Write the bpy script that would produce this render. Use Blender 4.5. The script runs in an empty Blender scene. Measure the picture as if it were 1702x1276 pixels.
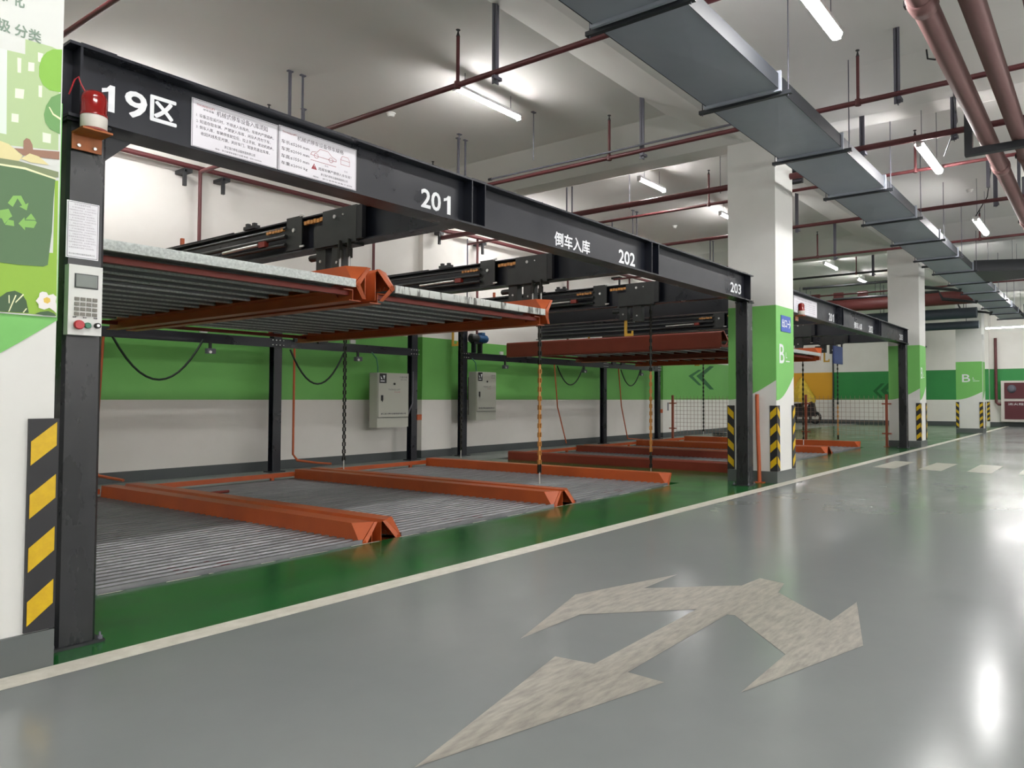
import bpy, bmesh, math, random
from mathutils import Vector, Matrix
random.seed(7)
SC = bpy.context.scene
COL = SC.collection

# ------------------------------------------------------------------ camera, world, exposure
cam = bpy.data.cameras.new('camera'); camo = bpy.data.objects.new('camera', cam); COL.objects.link(camo)
cam.sensor_fit = 'HORIZONTAL'; cam.sensor_width = 36.0
cam.lens = 1217.5 / 1702 * 36.0
cam.shift_x = (851 - 1035) / 1702; cam.shift_y = (625 - 638) / 1702
cam.clip_start = 0.05; cam.clip_end = 200
_f = Vector((0.83133478, 0.55484902, 0.03201643)); _r = Vector((0.55513361, -0.83176119, 0.0)); _u = _r.cross(_f)
camo.matrix_world = Matrix(((_r.x, _u.x, -_f.x, 0), (_r.y, _u.y, -_f.y, 0), (_r.z, _u.z, -_f.z, 1.06), (0, 0, 0, 1)))
SC.camera = camo
w = bpy.data.worlds.new('world'); SC.world = w; w.use_nodes = True
w.node_tree.nodes['Background'].inputs[0].default_value = (0.8, 0.85, 0.9, 1)
w.node_tree.nodes['Background'].inputs[1].default_value = 0.05
SC.view_settings.view_transform = 'Standard'; SC.view_settings.look = 'None'
SC.view_settings.gamma = 1.0; SC.view_settings.use_curve_mapping = False
SC.view_settings.exposure = 2.0
TUBE = 34.0          # radiance of the LED battens
SC.cycles.use_denoising = True
SC.cycles.max_bounces = 10; SC.cycles.diffuse_bounces = 6; SC.cycles.glossy_bounces = 5
SC.cycles.sample_clamp_indirect = 8.0
SC.cycles.caustics_reflective = False; SC.cycles.caustics_refractive = False

# ------------------------------------------------------------------ materials
def lin(c):
    c = c.lstrip('#'); v = [int(c[i:i+2], 16) / 255 for i in (0, 2, 4)]
    return tuple(x / 12.92 if x <= .04045 else ((x + .055) / 1.055) ** 2.4 for x in v)
MATS = {}
def mat(name, col, rough=.5, metal=0., col2=None, nscale=3., namt=.5, stretch=(1, 1, 1), bump=0., bscale=40., rough2=None, spec=.5, coat=0., emit=0., trans=0., edge=(.35, .65)):
    m = bpy.data.materials.new(name); m.use_nodes = True; nt = m.node_tree; b = nt.nodes['Principled BSDF']
    c = lin(col) if isinstance(col, str) else col
    b.inputs['Base Color'].default_value = (*c, 1); b.inputs['Roughness'].default_value = rough
    b.inputs['Metallic'].default_value = metal; b.inputs['Specular IOR Level'].default_value = spec
    b.inputs['Coat Weight'].default_value = coat; b.inputs['Coat Roughness'].default_value = .15
    if trans: b.inputs['Transmission Weight'].default_value = trans
    if emit:
        b.inputs['Emission Color'].default_value = (*c, 1); b.inputs['Emission Strength'].default_value = emit
    if col2 or rough2 is not None or bump:
        tc = nt.nodes.new('ShaderNodeTexCoord'); mp = nt.nodes.new('ShaderNodeMapping')
        mp.inputs['Scale'].default_value = stretch
        geo = nt.nodes.new('ShaderNodeNewGeometry')
        nt.links.new(geo.outputs['Position'], mp.inputs['Vector'])
        if col2 or rough2 is not None:
            n = nt.nodes.new('ShaderNodeTexNoise'); n.inputs['Scale'].default_value = nscale; n.inputs['Detail'].default_value = 6; n.inputs['Roughness'].default_value = .6
            nt.links.new(mp.outputs[0], n.inputs['Vector'])
            r = nt.nodes.new('ShaderNodeMapRange'); r.inputs[1].default_value = edge[0]; r.inputs[2].default_value = edge[1]; r.clamp = True
            nt.links.new(n.outputs['Fac'], r.inputs[0])
            if col2:
                c2 = lin(col2) if isinstance(col2, str) else col2
                sc = nt.nodes.new('ShaderNodeMath'); sc.operation = 'MULTIPLY'; sc.inputs[1].default_value = namt
                nt.links.new(r.outputs[0], sc.inputs[0])
                mx = nt.nodes.new('ShaderNodeMix'); mx.data_type = 'RGBA'
                mx.inputs[6].default_value = (*c, 1); mx.inputs[7].default_value = (*c2, 1)
                nt.links.new(sc.outputs[0], mx.inputs[0]); nt.links.new(mx.outputs[2], b.inputs['Base Color'])
            if rough2 is not None:
                rr = nt.nodes.new('ShaderNodeMapRange'); rr.inputs[3].default_value = rough; rr.inputs[4].default_value = rough2
                nt.links.new(r.outputs[0], rr.inputs[0]); nt.links.new(rr.outputs[0], b.inputs['Roughness'])
        if bump:
            n2 = nt.nodes.new('ShaderNodeTexNoise'); n2.inputs['Scale'].default_value = bscale; n2.inputs['Detail'].default_value = 3
            nt.links.new(mp.outputs[0], n2.inputs['Vector'])
            bp = nt.nodes.new('ShaderNodeBump'); bp.inputs['Strength'].default_value = bump; bp.inputs['Distance'].default_value = .01
            nt.links.new(n2.outputs['Fac'], bp.inputs['Height']); nt.links.new(bp.outputs[0], b.inputs['Normal'])
    MATS[name] = m
    return m
M = dict(
 wall=mat('wall paint', '#e4e1dc', .7, col2='#d3cfc8', nscale=.7, namt=.5, bump=.03),
 wallgreen=mat('wall green paint', '#6cb057', .55, col2='#62a54f', nscale=.8, namt=.6),
 wallgreen2=mat('far wall green paint', '#2f8a44', .55, col2='#2a7c40', nscale=.8, namt=.6),
 chevron=mat('chevron dark green paint', '#15602c', .55),
 yellow_wall=mat('yellow wall paint', '#e0a82c', .6, col2='#d89e2c', nscale=1.),
 colwhite=mat('column paint', '#dfdfdb', .6, col2='#d2d2cc', nscale=1.2, namt=.5),
 colgreen=mat('column green paint', '#78c064', .5, col2='#72b85f', nscale=1.5),
 basegrey=mat('baseboard grey', '#5f6462', .45, col2='#54595a', nscale=2.),
 basedark=mat('baseboard dark grey', '#4a4f50', .5, col2='#3f4546', nscale=2.),
 ceil=mat('ceiling paint', '#e9e7e3', .85, col2='#e0deda', nscale=.5, namt=.6),
 floor=mat('grey epoxy floor', '#858988', .13, col2='#787c7c', nscale=.9, namt=.8, rough2=.27, bump=.02, bscale=6., edge=(.3, .7)),
 floorback=mat('grey concrete floor', '#7c8480', .35, col2='#6c7470', nscale=1.5, namt=.8, rough2=.5),
 floorgreen=mat('green epoxy floor', '#1f5f2c', .14, col2='#1b5429', nscale=1.6, namt=.8, rough2=.24, bump=.02, bscale=7.),
 pit=mat('pit concrete', '#6a675e', .8, col2='#4f4d46', nscale=6., namt=.9, bump=.2),
 line=mat('white line paint', '#dedace', .35, col2='#c2bdae', nscale=14., namt=.8),
 arrow=mat('worn arrow paint', '#a9a499', .42, col2='#7d7a74', nscale=9., namt=.8, stretch=(1, 4, 1), edge=(.36, .66)),
 zebra=mat('crosswalk paint', '#bdbbae', .3, col2='#aaa99e', nscale=9., namt=.7),
 steel=mat('black frame paint', '#161922', .26, col2='#1b1e26', nscale=2., namt=.7, rough2=.42, spec=.5, bump=.05, bscale=3.),
 steelgrey=mat('dark grey steel', '#2b2e2d', .45, col2='#202322', nscale=5., namt=.7),
 post=mat('gloss black post paint', '#1f2123', .2, col2='#2b2c30', nscale=5., namt=.7, rough2=.4, bump=.12, bscale=9., stretch=(1, 1, .35)),
 orange=mat('orange pallet paint', '#c25a28', .42, col2='#ad4d26', nscale=3., namt=.6, bump=.02),
 orangeflat=mat('orange conduit', '#b85a32', .55),
 redmark=mat('worn red paint', '#6e2430', .6),
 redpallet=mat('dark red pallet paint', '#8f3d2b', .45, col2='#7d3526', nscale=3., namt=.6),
 red=mat('red brown primer', '#8a2f22', .5, col2='#742a20', nscale=4., namt=.5),
 galv=mat('galvanised deck', '#8e8e91', .38, metal=.45, col2='#737477', nscale=9., namt=.8, rough2=.5, stretch=(.35, 2, 1)),
 galvlip=mat('galvanised front lip', '#dfe4e2', .45, metal=.2, col2='#b3b9b7', nscale=60., namt=.9),
 galvlip2=mat('stained front lip', '#d9dcd8', .45, metal=.15, col2='#4c4a44', nscale=16., namt=.9, stretch=(1.6, 1, .25), edge=(.52, .62)),
 duct=mat('duct sheet metal', '#a6abb6', .5, metal=.1, col2='#989daa', nscale=1.5, namt=.6),
 ductbar=mat('angle iron and duct shade', '#2a2d32', .5),  # also colours the painted shade strips on the duct sides
 pipe=mat('fire pipe red', '#5f2b2e', .5, col2='#54282a', nscale=4.),
 bigpipe=mat('dusty red main pipe', '#8c6a67', .6, col2='#74504e', nscale=2., namt=.8, stretch=(.3, 2, 2)),
 strut=mat('strut grey', '#5c5b66', .5),
 dark=mat('dark metal', '#26272a', .5),
 blackp=mat('black plastic', '#15161a', .4),
 cable=mat('green black cable', '#0d2416', .5),
 whitet=mat('white stencil paint', '#eceef0', .5, col2='#d9dce0', nscale=30.),
 paper=mat('sign white', '#e6e4ea', .4),
 ink=mat('sign ink', '#4a4650', .6),
 inkred=mat('sign red ink', '#a8434c', .6),
 inkgrey=mat('sign light ink', '#a39aa6', .6),
 panel=mat('control panel grey', '#d5d5d2', .4),
 lcd=mat('display grey', '#6a716c', .25),
 key=mat('keypad keys', '#77746c', .5),
 redbtn=mat('red button', '#b8343c', .35), grnbtn=mat('green button', '#3d7d62', .35),
 chrome=mat('bright metal', '#d8d8d6', .3, metal=.7),
 lampred=mat('red beacon plastic', '#a8201c', .15, trans=.45, spec=.6), lampcore=mat('beacon core', '#8a2420', .3),
 lampwhite=mat('beacon white base', '#c9c4bb', .45),
 rust=mat('orange bracket', '#a85a26', .5, col2='#6d4a24', nscale=25.),
 gold=mat('golden chain', '#c98c4a', .45, metal=.2), chain=mat('dark chain', '#24241f', .5, metal=.3),
 hook=mat('yellow hook', '#c79a34', .5),
 cab=mat('cabinet grey', '#b5b6ab', .45), cabdark=mat('cabinet line', '#3a3c3c', .5),
 motor=mat('blue motor', '#2f5f8f', .4), blue=mat('blue sheet', '#3c4a7c', .5), signblue=mat('sign blue', '#3e5bb4', .45),
 guard=mat('guard black rubber', '#242427', .5), gyel=mat('guard yellow', '#d9b416', .4, col2='#c79e16', nscale=40., namt=.6),
 batten=mat('batten housing', '#e4e4e4', .5), tube=mat('lit tube', (1., .985, .97), .5, emit=TUBE),
 smoke=mat('detector white', '#e8e8e4', .5),
 fence=mat('fence orange', '#8f4630', .55), wire=mat('fence wire', '#9a8272', .5),
 scooter=mat('scooter black', '#2a2426', .45), cover=mat('yellow rain cover', '#d4b332', .5, col2='#a98c22', nscale=8., namt=.7),
 hydr=mat('hydrant panel', '#5c2c34', .3), hydw=mat('hydrant frame', '#c9c3bd', .45),
 pinkduct=mat('far red pipe', '#64302f', .5), fardark=mat('far duct', '#3a434c', .5),
 p_bg=mat('poster white', '#d3d6d1', .5), p_ground=mat('poster bright green', '#8fb83c', .5), p_block=mat('poster pale green', '#aec593', .5),
 p_pale=mat('poster pale', '#d8e5da', .5), p_win=mat('poster window', '#e0ead6', .5), p_leaf=mat('poster leaf', '#86bb48', .5), p_leaf2=mat('poster dark leaf', '#6d9e5e', .5),
 p_vein=mat('poster cream', '#e9ecc0', .5), p_brown=mat('poster brown', '#98735f', .5), p_sand=mat('poster sand', '#dcd29c', .5), p_rim=mat('poster olive', '#7f8b66', .5),
 p_bin=mat('poster bin', '#557550', .5), p_arr=mat('poster arrow green', '#84b85c', .5), p_bush=mat('poster bush', '#3e5b3a', .5), p_petal=mat('poster petal', '#e8e4e0', .5), p_yel=mat('poster yellow', '#d9b84e', .5), p_txt=mat('poster lettering', '#7f9484', .5),
)

# ------------------------------------------------------------------ mesh builder
class MB:
    def __init__(s): s.v = []; s.f = []; s.sm = []; s.mi = []; s.m = 0
    def add(s, vs, fs, smooth=False):
        o = len(s.v); s.v += [tuple(p) for p in vs]
        for f in fs: s.f.append([o + i for i in f]); s.sm.append(smooth); s.mi.append(s.m)
        return s
    def box(s, x0, x1, y0, y1, z0, z1):
        return s.add([(x0,y0,z0),(x1,y0,z0),(x1,y1,z0),(x0,y1,z0),(x0,y0,z1),(x1,y0,z1),(x1,y1,z1),(x0,y1,z1)],
            [(0,3,2,1),(4,5,6,7),(0,1,5,4),(1,2,6,5),(2,3,7,6),(3,0,4,7)])
    def poly(s, pts): return s.add(pts, [tuple(range(len(pts)))])
    def prism(s, pts, ax, a, b):
        def P(p, t):
            return (t, p[0], p[1]) if ax == 'x' else (p[0], t, p[1]) if ax == 'y' else (p[0], p[1], t)
        n = len(pts); vs = [P(p, a) for p in pts] + [P(p, b) for p in pts]
        return s.add(vs, [tuple(range(n))[::-1], tuple(range(n, 2*n))] + [(i, (i+1) % n, n + (i+1) % n, n + i) for i in range(n)])
    def tube(s, pts, r, n=8, caps=True):
        pts = [Vector(p) for p in pts]; rings = []; prev = None
        for i, p in enumerate(pts):
            d = (pts[min(i+1, len(pts)-1)] - pts[max(i-1, 0)]).normalized()
            if prev is None:
                a = Vector((0,0,1)) if abs(d.z) < .9 else Vector((1,0,0)); e = d.cross(a).normalized()
            else: e = (prev - d * prev.dot(d)).normalized()
            prev = e; g = d.cross(e); k = 1.
            if 0 < i < len(pts)-1:
                c = (pts[i]-pts[i-1]).normalized().dot(d); k = 1 / max(c, .6)
            rings.append([p + (e*math.cos(t) + g*math.sin(t)) * r * (k if k < 1.5 else 1.2) for t in [2*math.pi*j/n for j in range(n)]])
        vs = [v for R in rings for v in R]; m = len(rings)
        s.add(vs, [(i*n+j, i*n+(j+1) % n, (i+1)*n+(j+1) % n, (i+1)*n+j) for i in range(m-1) for j in range(n)], True)
        if caps: s.add(rings[0] + rings[-1], [tuple(range(n))[::-1], tuple(range(n, 2*n))])
        return s
    def lathe(s, c, prof, n=16, ax='z'):
        vs = []
        for (r, h) in prof:
            for j in range(n):
                t = 2*math.pi*j/n; a, b = r*math.cos(t), r*math.sin(t)
                vs.append((c[0]+a, c[1]+b, c[2]+h) if ax == 'z' else (c[0]+h, c[1]+a, c[2]+b) if ax == 'x' else (c[0]+a, c[1]+h, c[2]+b))
        m = len(prof); fs = [(i*n+j, i*n+(j+1) % n, (i+1)*n+(j+1) % n, (i+1)*n+j) for i in range(m-1) for j in range(n)]
        s.add(vs, fs, True); s.add(vs[:n] + vs[-n:], [tuple(range(n))[::-1], tuple(range(n, 2*n))])
        return s
    def text(s, body, o, xd, ud, w, h, bold=0., res=3):
        """flat lettering fitted into a w x h rectangle at o"""
        V, F = glyphs(body, 0., res)
        if not V: return s
        xs = [p[0] for p in V]; ys = [p[1] for p in V]; x0, x1, y0, y1 = min(xs), max(xs), min(ys), max(ys)
        if w is None: w = h * (x1-x0) / (y1-y0)
        o = Vector(o); xd = Vector(xd); ud = Vector(ud); nd = xd.cross(ud) * .00012
        b = bold * h; w -= 2*b; h2 = h - 2*b
        for i, (du, dv) in enumerate([(b, b)] if not bold else [(0, b), (2*b, b), (b, 0), (b, 2*b), (.3*b, .3*b), (1.7*b, 1.7*b), (.3*b, 1.7*b), (1.7*b, .3*b)]):
            s.add([o + nd*i + xd*(du + (p[0]-x0)/(x1-x0)*w) + ud*(dv + (p[1]-y0)/(y1-y0)*h2) for p in V], F)
        return s
    def build(s, name, mats, parent=None, label=None, kind=None, normals=True):
        off = ROOT.get(parent.name, Vector()) if parent else Vector()
        me = bpy.data.meshes.new(name); me.from_pydata([(p[0]-off.x, p[1]-off.y, p[2]-off.z) for p in s.v], [], s.f)
        for m in (mats if isinstance(mats, (list, tuple)) else [mats]): me.materials.append(m)
        me.polygons.foreach_set('use_smooth', s.sm); me.polygons.foreach_set('material_index', s.mi)
        if normals:
            b = bmesh.new(); b.from_mesh(me); bmesh.ops.recalc_face_normals(b, faces=b.faces); b.to_mesh(me); b.free()
        me.update()
        o = bpy.data.objects.new(name, me); COL.objects.link(o)
        if parent:
            o.parent = parent; ROOT[o.name] = off
        if label: o['label'] = label
        if kind: o['kind'] = kind
        return o
ROOT = {}
_G = {}
def glyphs(body, bold, res):
    k = (body, bold, res)
    if k not in _G:
        cu = bpy.data.curves.new('lettering', 'FONT'); cu.body = body; cu.offset = bold; cu.resolution_u = res; cu.fill_mode = 'FRONT'
        ob = bpy.data.objects.new('lettering', cu); COL.objects.link(ob)
        dg = bpy.context.evaluated_depsgraph_get(); ev = ob.evaluated_get(dg); me = ev.to_mesh()
        _G[k] = ([tuple(v.co) for v in me.vertices], [tuple(p.vertices) for p in me.polygons])
        ev.to_mesh_clear(); bpy.data.objects.remove(ob); bpy.data.curves.remove(cu)
    return _G[k]
def thing(name, label, cat, loc, group=None):
    o = bpy.data.objects.new(name, None); COL.objects.link(o); o.location = loc; o.empty_display_size = .1
    ROOT[o.name] = Vector(loc); tag(o, label, cat, group); return o
def tag(o, label, cat, group=None):
    o['label'] = label; o['category'] = cat
    if group: o['group'] = group
    return o
def struct(mb, name, mats, label=None, parent=None):
    o = mb.build(name, mats, parent); o['kind'] = 'structure'
    if label: o['label'] = label
    return o
def copy_tree(o, loc=None, parent=None):
    c = o.copy(); COL.objects.link(c)
    if parent: c.parent = parent
    if loc is not None: c.location = loc
    ROOT[c.name] = Vector(loc) if loc is not None else ROOT.get(parent.name, Vector())
    for ch in list(o.children): copy_tree(ch, None, c)
    return c
X_, Z_ = (1, 0, 0), (0, 0, 1)
CEIL = 4.72

# ------------------------------------------------------------------ room shell
GY0, PY0, PY1, WY = 3.53, 4.60, 9.25, 10.55       # green zone start, pits, back wall
PITS = [(1.30, 8.20), (9.70, 16.60)]
X0, X1, Y0, Y1 = -12., 32.5, -11., 14.
f = MB()
f.box(X0, X1, Y0, GY0, -.2, 0)                                    # 0 driving lane
f.m = 1
f.box(X0, X1, GY0, PY0, -.2, 0)
f.box(X0, PITS[0][0], PY0, PY1, -.2, 0); f.box(PITS[0][1], PITS[1][0], PY0, PY1, -.2, 0); f.box(PITS[1][1], X1, PY0, PY1, -.2, 0)
f.m = 2
f.box(X0, X1, PY1, Y1, -.2, 0)
f.m = 3
for a, b in PITS: f.box(a, b, PY0, PY1, -.2, -.14)
floor = struct(f, 'floor', [M['floor'], M['floorgreen'], M['floorback'], M['pit']])
e = .0015
MB().poly([(X0, 3.385, e), (X1, 3.385, e), (X1, 3.53, e), (X0, 3.53, e)]).build('edge_line', M['line'], floor, 'worn white painted line along the green strip')
AR = [(1.45,1.69),(2.39,1.93),(2.41,1.745),(3.32,1.765),(2.92,2.20),(2.48,2.20),(3.20,2.445),(3.91,2.21),(3.52,2.205),(3.78,1.905),(3.88,1.775),(4.10,1.755),(4.06,1.59),(3.855,1.545),(3.50,1.141),(3.90,1.13),(3.23,.91),(2.47,1.136),(2.94,1.148),(3.33,1.56),(3.32,1.598),(2.41,1.585),(2.40,1.415)]
a = MB(); a.poly([(x, y, e) for x, y in AR]); a.build('road_arrow', M['arrow'], floor, 'worn three-headed white arrow painted on the grey lane')
for i in range(9):
    y = 3.14 - i * .672
    MB().poly([(11.70, y-.34, e), (13.12, y-.34, e), (13.20, y, e), (11.78, y, e)]).build('crosswalk_bar', M['zebra'], floor)

def slab(name, mb, m): return struct(mb, name, m)
c = MB(); c.box(X0, X1, Y0, Y1, CEIL, CEIL + .2)
ceiling = struct(c, 'ceiling', M['ceil'])
# downstand beams with haunched slab edges along the column lines
BZ = 4.45
for xa in (-8.0, .42, 8.80, 17.1, 25.5):
    h = MB(); h.prism([(xa-.75, CEIL), (xa, BZ), (xa+.34, BZ), (xa+1.09, CEIL)], 'y', Y0, Y1); h.build('cross_beam', M['ceil'], ceiling)
for ya in (-4.5, 3.60):
    h = MB(); h.prism([(ya, CEIL), (ya, BZ-.002), (ya+.35, BZ-.002), (ya+1.1, CEIL)], 'x', X0, X1); h.build('long_beam', M['ceil'], ceiling)

GT, GB = 2.20, 1.06
def wall(name, mb, *bits): return struct(mb, name, M['wall'])
wb = wall('wall_left', MB().box(X0, 22.5, WY, WY + .2, 0, CEIL))
def band(pts, ax, a, b, name, m, par, lab=None): MB().prism(pts, ax, a, b).build(name, m, par, lab)
MB().box(X0, 22.5, WY - .004, WY, GB, GT).build('paint_band', M['wallgreen'], wb, 'bright green painted band on white wall')
struct(MB().box(X0, 22.5, WY - .012, WY, 0, .14), 'baseboard_left', M['basedark'])
wf = wall('wall_far', MB().box(X1, X1 + .2, Y0, Y1, 0, CEIL))
MB().box(X1 - .004, X1, Y0, 10.33, GB, 2.28).build('paint_band', M['wallgreen2'], wf, 'dark green painted band on far wall')
MB().box(X1 - .004, X1, 10.33, Y1, GB, 2.28).build('paint_band', M['yellow_wall'], wf, 'yellow painted band on far wall')
struct(MB().box(X1 - .012, X1, Y0, Y1, 0, .17), 'baseboard_far', M['basedark'])
struct(MB().box(22.5, X1, Y1, Y1 + .2, 0, CEIL), 'wall_rear', M['wall'])
struct(MB().box(22.3, 22.5, WY + .2, Y1, 0, CEIL), 'wall_return', M['wall'])
struct(MB().box(X0, X1, Y0 - .2, Y0, 0, CEIL), 'wall_right', M['wall'])
struct(MB().box(X0 - .2, X0, Y0, Y1, 0, CEIL), 'wall_near', M['wall'])
# pilasters on the back wall
for i, xa in enumerate((.72, 9.05, 17.65)):
    p = struct(MB().box(xa, xa + .72, WY - .12, WY + .01, 0, CEIL), 'pilaster', M['wall'])
    MB().box(xa - .004, xa + .724, WY - .124, WY - .12, GB, GT).build('paint_band', M['wallgreen'], p)
    MB().box(xa - .004, xa, WY - .124, WY, GB, GT).build('paint_band', M['wallgreen'], p)
    MB().box(xa - .012, xa + .732, WY - .132, WY, 0, .14).build('baseboard', M['basedark'], p)
def chevron(par, flat, pts_list, name='chevron'):
    for pts in pts_list:
        b = MB(); b.poly([flat(p) for p in pts]); b.build(name, M['chevron'], par, 'dark green painted chevron')
fl = lambda p: (p[0], WY - .006, p[1])
chevron(wb, fl, [[(19.35,1.77),(20.0,1.98),(20.2,1.98),(19.62,1.77),(20.2,1.5),(20.0,1.5)],
                 [(19.85,1.78),(20.75,2.12),(21.05,2.12),(20.25,1.78),(21.05,1.38),(20.75,1.38)]])
fl2 = lambda p: (X1 - .006, p[0], p[1])
chevron(wf, fl2, [[(8.62,1.43),(8.28,1.76),(8.12,1.76),(8.46,1.43),(8.14,1.11),(8.30,1.11)],
                  [(8.30,1.45),(7.95,1.81),(7.72,1.81),(8.06,1.45),(7.72,1.09),(7.95,1.09)]])

# ------------------------------------------------------------------ concrete columns with corner guards
def guard(par, x, y, sx, sy, z0=.15, z1=.985, stripes=4):
    """L-shaped rubber guard on corner (x,y); sx, sy point from the corner into the faces"""
    L, t = .085, .014
    g = MB(); pts = [(x - sx*t, y - sy*t), (x + sx*L, y - sy*t), (x + sx*L, y), (x, y), (x, y + sy*L), (x - sx*t, y + sy*L)]
    g.prism(pts, 'z', z0, z1); go = g.build('corner_guard', M['guard'], par, 'black rubber guard with yellow chevron stripes')
    H = z1 - z0; step = H / stripes; sh = step * .45; rise = .075
    for k in range(stripes):
        zb = z0 + step * (k + .12)
        for face in (0, 1):
            b = MB(); q = t + .0025
            for d in (0.008, ):
                if face == 0: A = [(x + sx*.078, y - sy*q, zb), (x + sx*.078, y - sy*q, zb + sh), (x - sx*.006, y - sy*q, zb + rise + sh), (x - sx*.006, y - sy*q, zb + rise)]
                else: A = [(x - sx*q, y + sy*.078, zb), (x - sx*q, y + sy*.078, zb + sh), (x - sx*q, y - sy*.006, zb + rise + sh), (x - sx*q, y - sy*.006, zb + rise)]
            n = Vector((0, sy*.002, 0)) if face == 0 else Vector((sx*.002, 0, 0))
            A = [Vector(p) for p in A]; B2 = [p + n for p in A]
            b.add(A + B2, [(0,1,2,3),(7,6,5,4),(0,1,5,4),(1,2,6,5),(2,3,7,6),(3,0,4,7)]); b.build('stripe', M['gyel'], go)
    return go
def column(x0, x1, y0, y1, label, front=True, skip=(), greentop=2.27):
    c = struct(MB().box(x0, x1, y0, y1, 0, BZ + .01), 'column', M['colwhite'], label)
    MB().box(x0 - .014, x1 + .014, y0 - .014, y1 + .014, 0, .145).build('baseboard', M['basegrey'], c)
    t = .003; W = x1 - x0; D = y1 - y0
    def arc(u0, u1, z0, z1, n=10):           # rises slowly then steeply
        return [(u0 + (u1-u0)*i/n, z0 + (z1-z0) * (1 - math.cos(i/n*math.pi/2))) for i in range(n+1)]
    a = arc(0, D, 1.06, 1.31)                # -X face from the far edge to the near edge
    MB().prism([(y1 - u, z) for u, z in a] + [(y0, greentop), (y1, greentop)], 'x', x0 - t, x0).build('green_paint', M['colgreen'], c)
    a = arc(0, W, 1.05, 1.38) if front else arc(0, W, 1.2, 1.39)
    MB().prism([(x0 + u, z) for u, z in a] + [(x1, greentop), (x0, greentop)], 'y', y0 - t, y0).build('green_paint', M['colgreen'], c)
    MB().prism([(x0, 1.25), (x1, 1.05), (x1, greentop), (x0, greentop)], 'y', y1, y1 + t).build('green_paint', M['colgreen'], c)
    MB().prism([(y0, 1.38), (y1, 1.06), (y1, greentop), (y0, greentop)], 'x', x1, x1 + t).build('green_paint', M['colgreen'], c)
    for i, (gx, gy, sx, sy) in enumerate(((x0, y0, 1, 1), (x1, y0, -1, 1), (x0, y1, 1, -1), (x1, y1, -1, -1))):
        if i not in skip: guard(c, gx, gy, sx, sy)
    return c
cols = [column(.555, 1.187, 3.55, 4.20, 'near white and green column carrying the recycling poster', True),
        column(8.84, 9.455, 3.55, 4.215, 'white and green column with the blue exit sign, beside the frame end post'),
        column(17.15, 17.78, 3.53, 4.20, 'white and green column behind the far frame end post', skip=(2,)),
        column(25.55, 26.2, 3.40, 4.16, 'far white and green column facing the lane with a white letter'),
        column(-7.8, -7.2, 3.55, 4.2, 'column behind the viewpoint')]
def cmark(c, o, xd, h, wB):
    b = MB(); b.text('B', o, xd, Z_, wB, h, .01); b.build('letter', M['whitet'], c, 'white painted letter B')
    b = MB(); oo = Vector(o) + Vector(xd) * wB * 1.3
    b.text('L', oo + Vector((0, 0, h*.30)), xd, Z_, wB*.28, h*.3)
    b.add([oo + Vector((0,0,h*.1)), oo + Vector(xd)*wB*.8 + Vector((0,0,h*.1)), oo + Vector(xd)*wB*.8 + Vector((0,0,h*.16)), oo + Vector((0,0,h*.16))], [(0,1,2,3)])
    b.build('small_letter', M['whitet'], c)
cmark(cols[1], (8.945, 3.5455, 1.53), X_, .25, .17)
cmark(cols[2], (17.25, 3.5255, 1.53), X_, .25, .17)
cmark(cols[3], (25.545, 3.98, 1.62), (0, -1, 0), .25, .24)

# ------------------------------------------------------------------ ceiling lights
def light(x0, x1, y, z, label, along='x', drop=0., group=None, r=.036):
    cx, cy = ((x0+x1)/2, y) if along == 'x' else (y, (x0+x1)/2)
    t = thing('tube_light', label, 'ceiling light', (cx, cy, z), group)
    def bx(mb, a, b, w, za, zb):
        return mb.box(a, b, y-w, y+w, za, zb) if along == 'x' else mb.box(y-w, y+w, a, b, za, zb)
    bx(MB(), x0, x1, r, z + .013, z + .05).build('housing', M['batten'], t)
    m = MB(); n = 10
    pr = [(r*math.cos(math.pi*k/n), -r*math.sin(math.pi*k/n) + .012) for k in range(n+1)]
    if along == 'x': m.prism([(y+p[0], z+p[1]) for p in pr], 'x', x0+.015, x1-.015)
    else: m.prism([(y+p[0], z+p[1]) for p in pr], 'y', x0+.015, x1-.015)
    m.build('tube', M['tube'], t)
    for a in (x0, x1): bx(MB(), a-.008, a+.008, .032, z-.03, z+.05).build('end_cap', M['batten'], t)
    if drop:
        for a in (x0+.15, x1-.15):
            p = (a, y) if along == 'x' else (y, a)
            MB().tube([(p[0], p[1], z+.05), (p[0], p[1], CEIL)], .004, 5).build('hanging_wire', M['strut'], t)
    return t
LZ = 4.5
for i, (xa, xb) in enumerate([(-6.6,-5.4),(-2.6,-1.4),(1.6,2.7),(5.61,6.66),(9.40,10.15),(12.2,13.3),(18.1,19.1),(21.0,22.0),(27.0,28.1)]):
    light(xa, xb, 5.97, 4.44 if i == 4 else LZ, ['','','','lit tube light on ceiling above first parking bay of the near frame','lit tube light on ceiling just behind the white cross beam','tube light whose lit tip shows at the left edge of the exit-sign column','lit tube light above the far frame, nearer of two beside the column','lit tube light above the far frame, second of two beside the column',''][i] or 'lit tube light on the ceiling above the parking frames', drop=.15, group=None if i in (3,4,5,6,7) else 'other ceiling lights over the frames')
for i, xa in enumerate([-8.3,-4.0,.35,4.62,8.85,13.1,18.3,23.0,27.5]):
    light(xa, xa + 1.2, 1.80, 4.0, ['','','','large lit tube light at the top edge beside the duct','lit hanging tube light between duct and the red main pipes','third lit hanging tube light along the lane','fourth lit hanging tube light along the lane, under the pipe bracket','',''][i] or 'lit hanging tube light over the lane', drop=.7, r=.05, group=None if i in (3,4,5,6) else 'other lights hanging over the lane')
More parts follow.
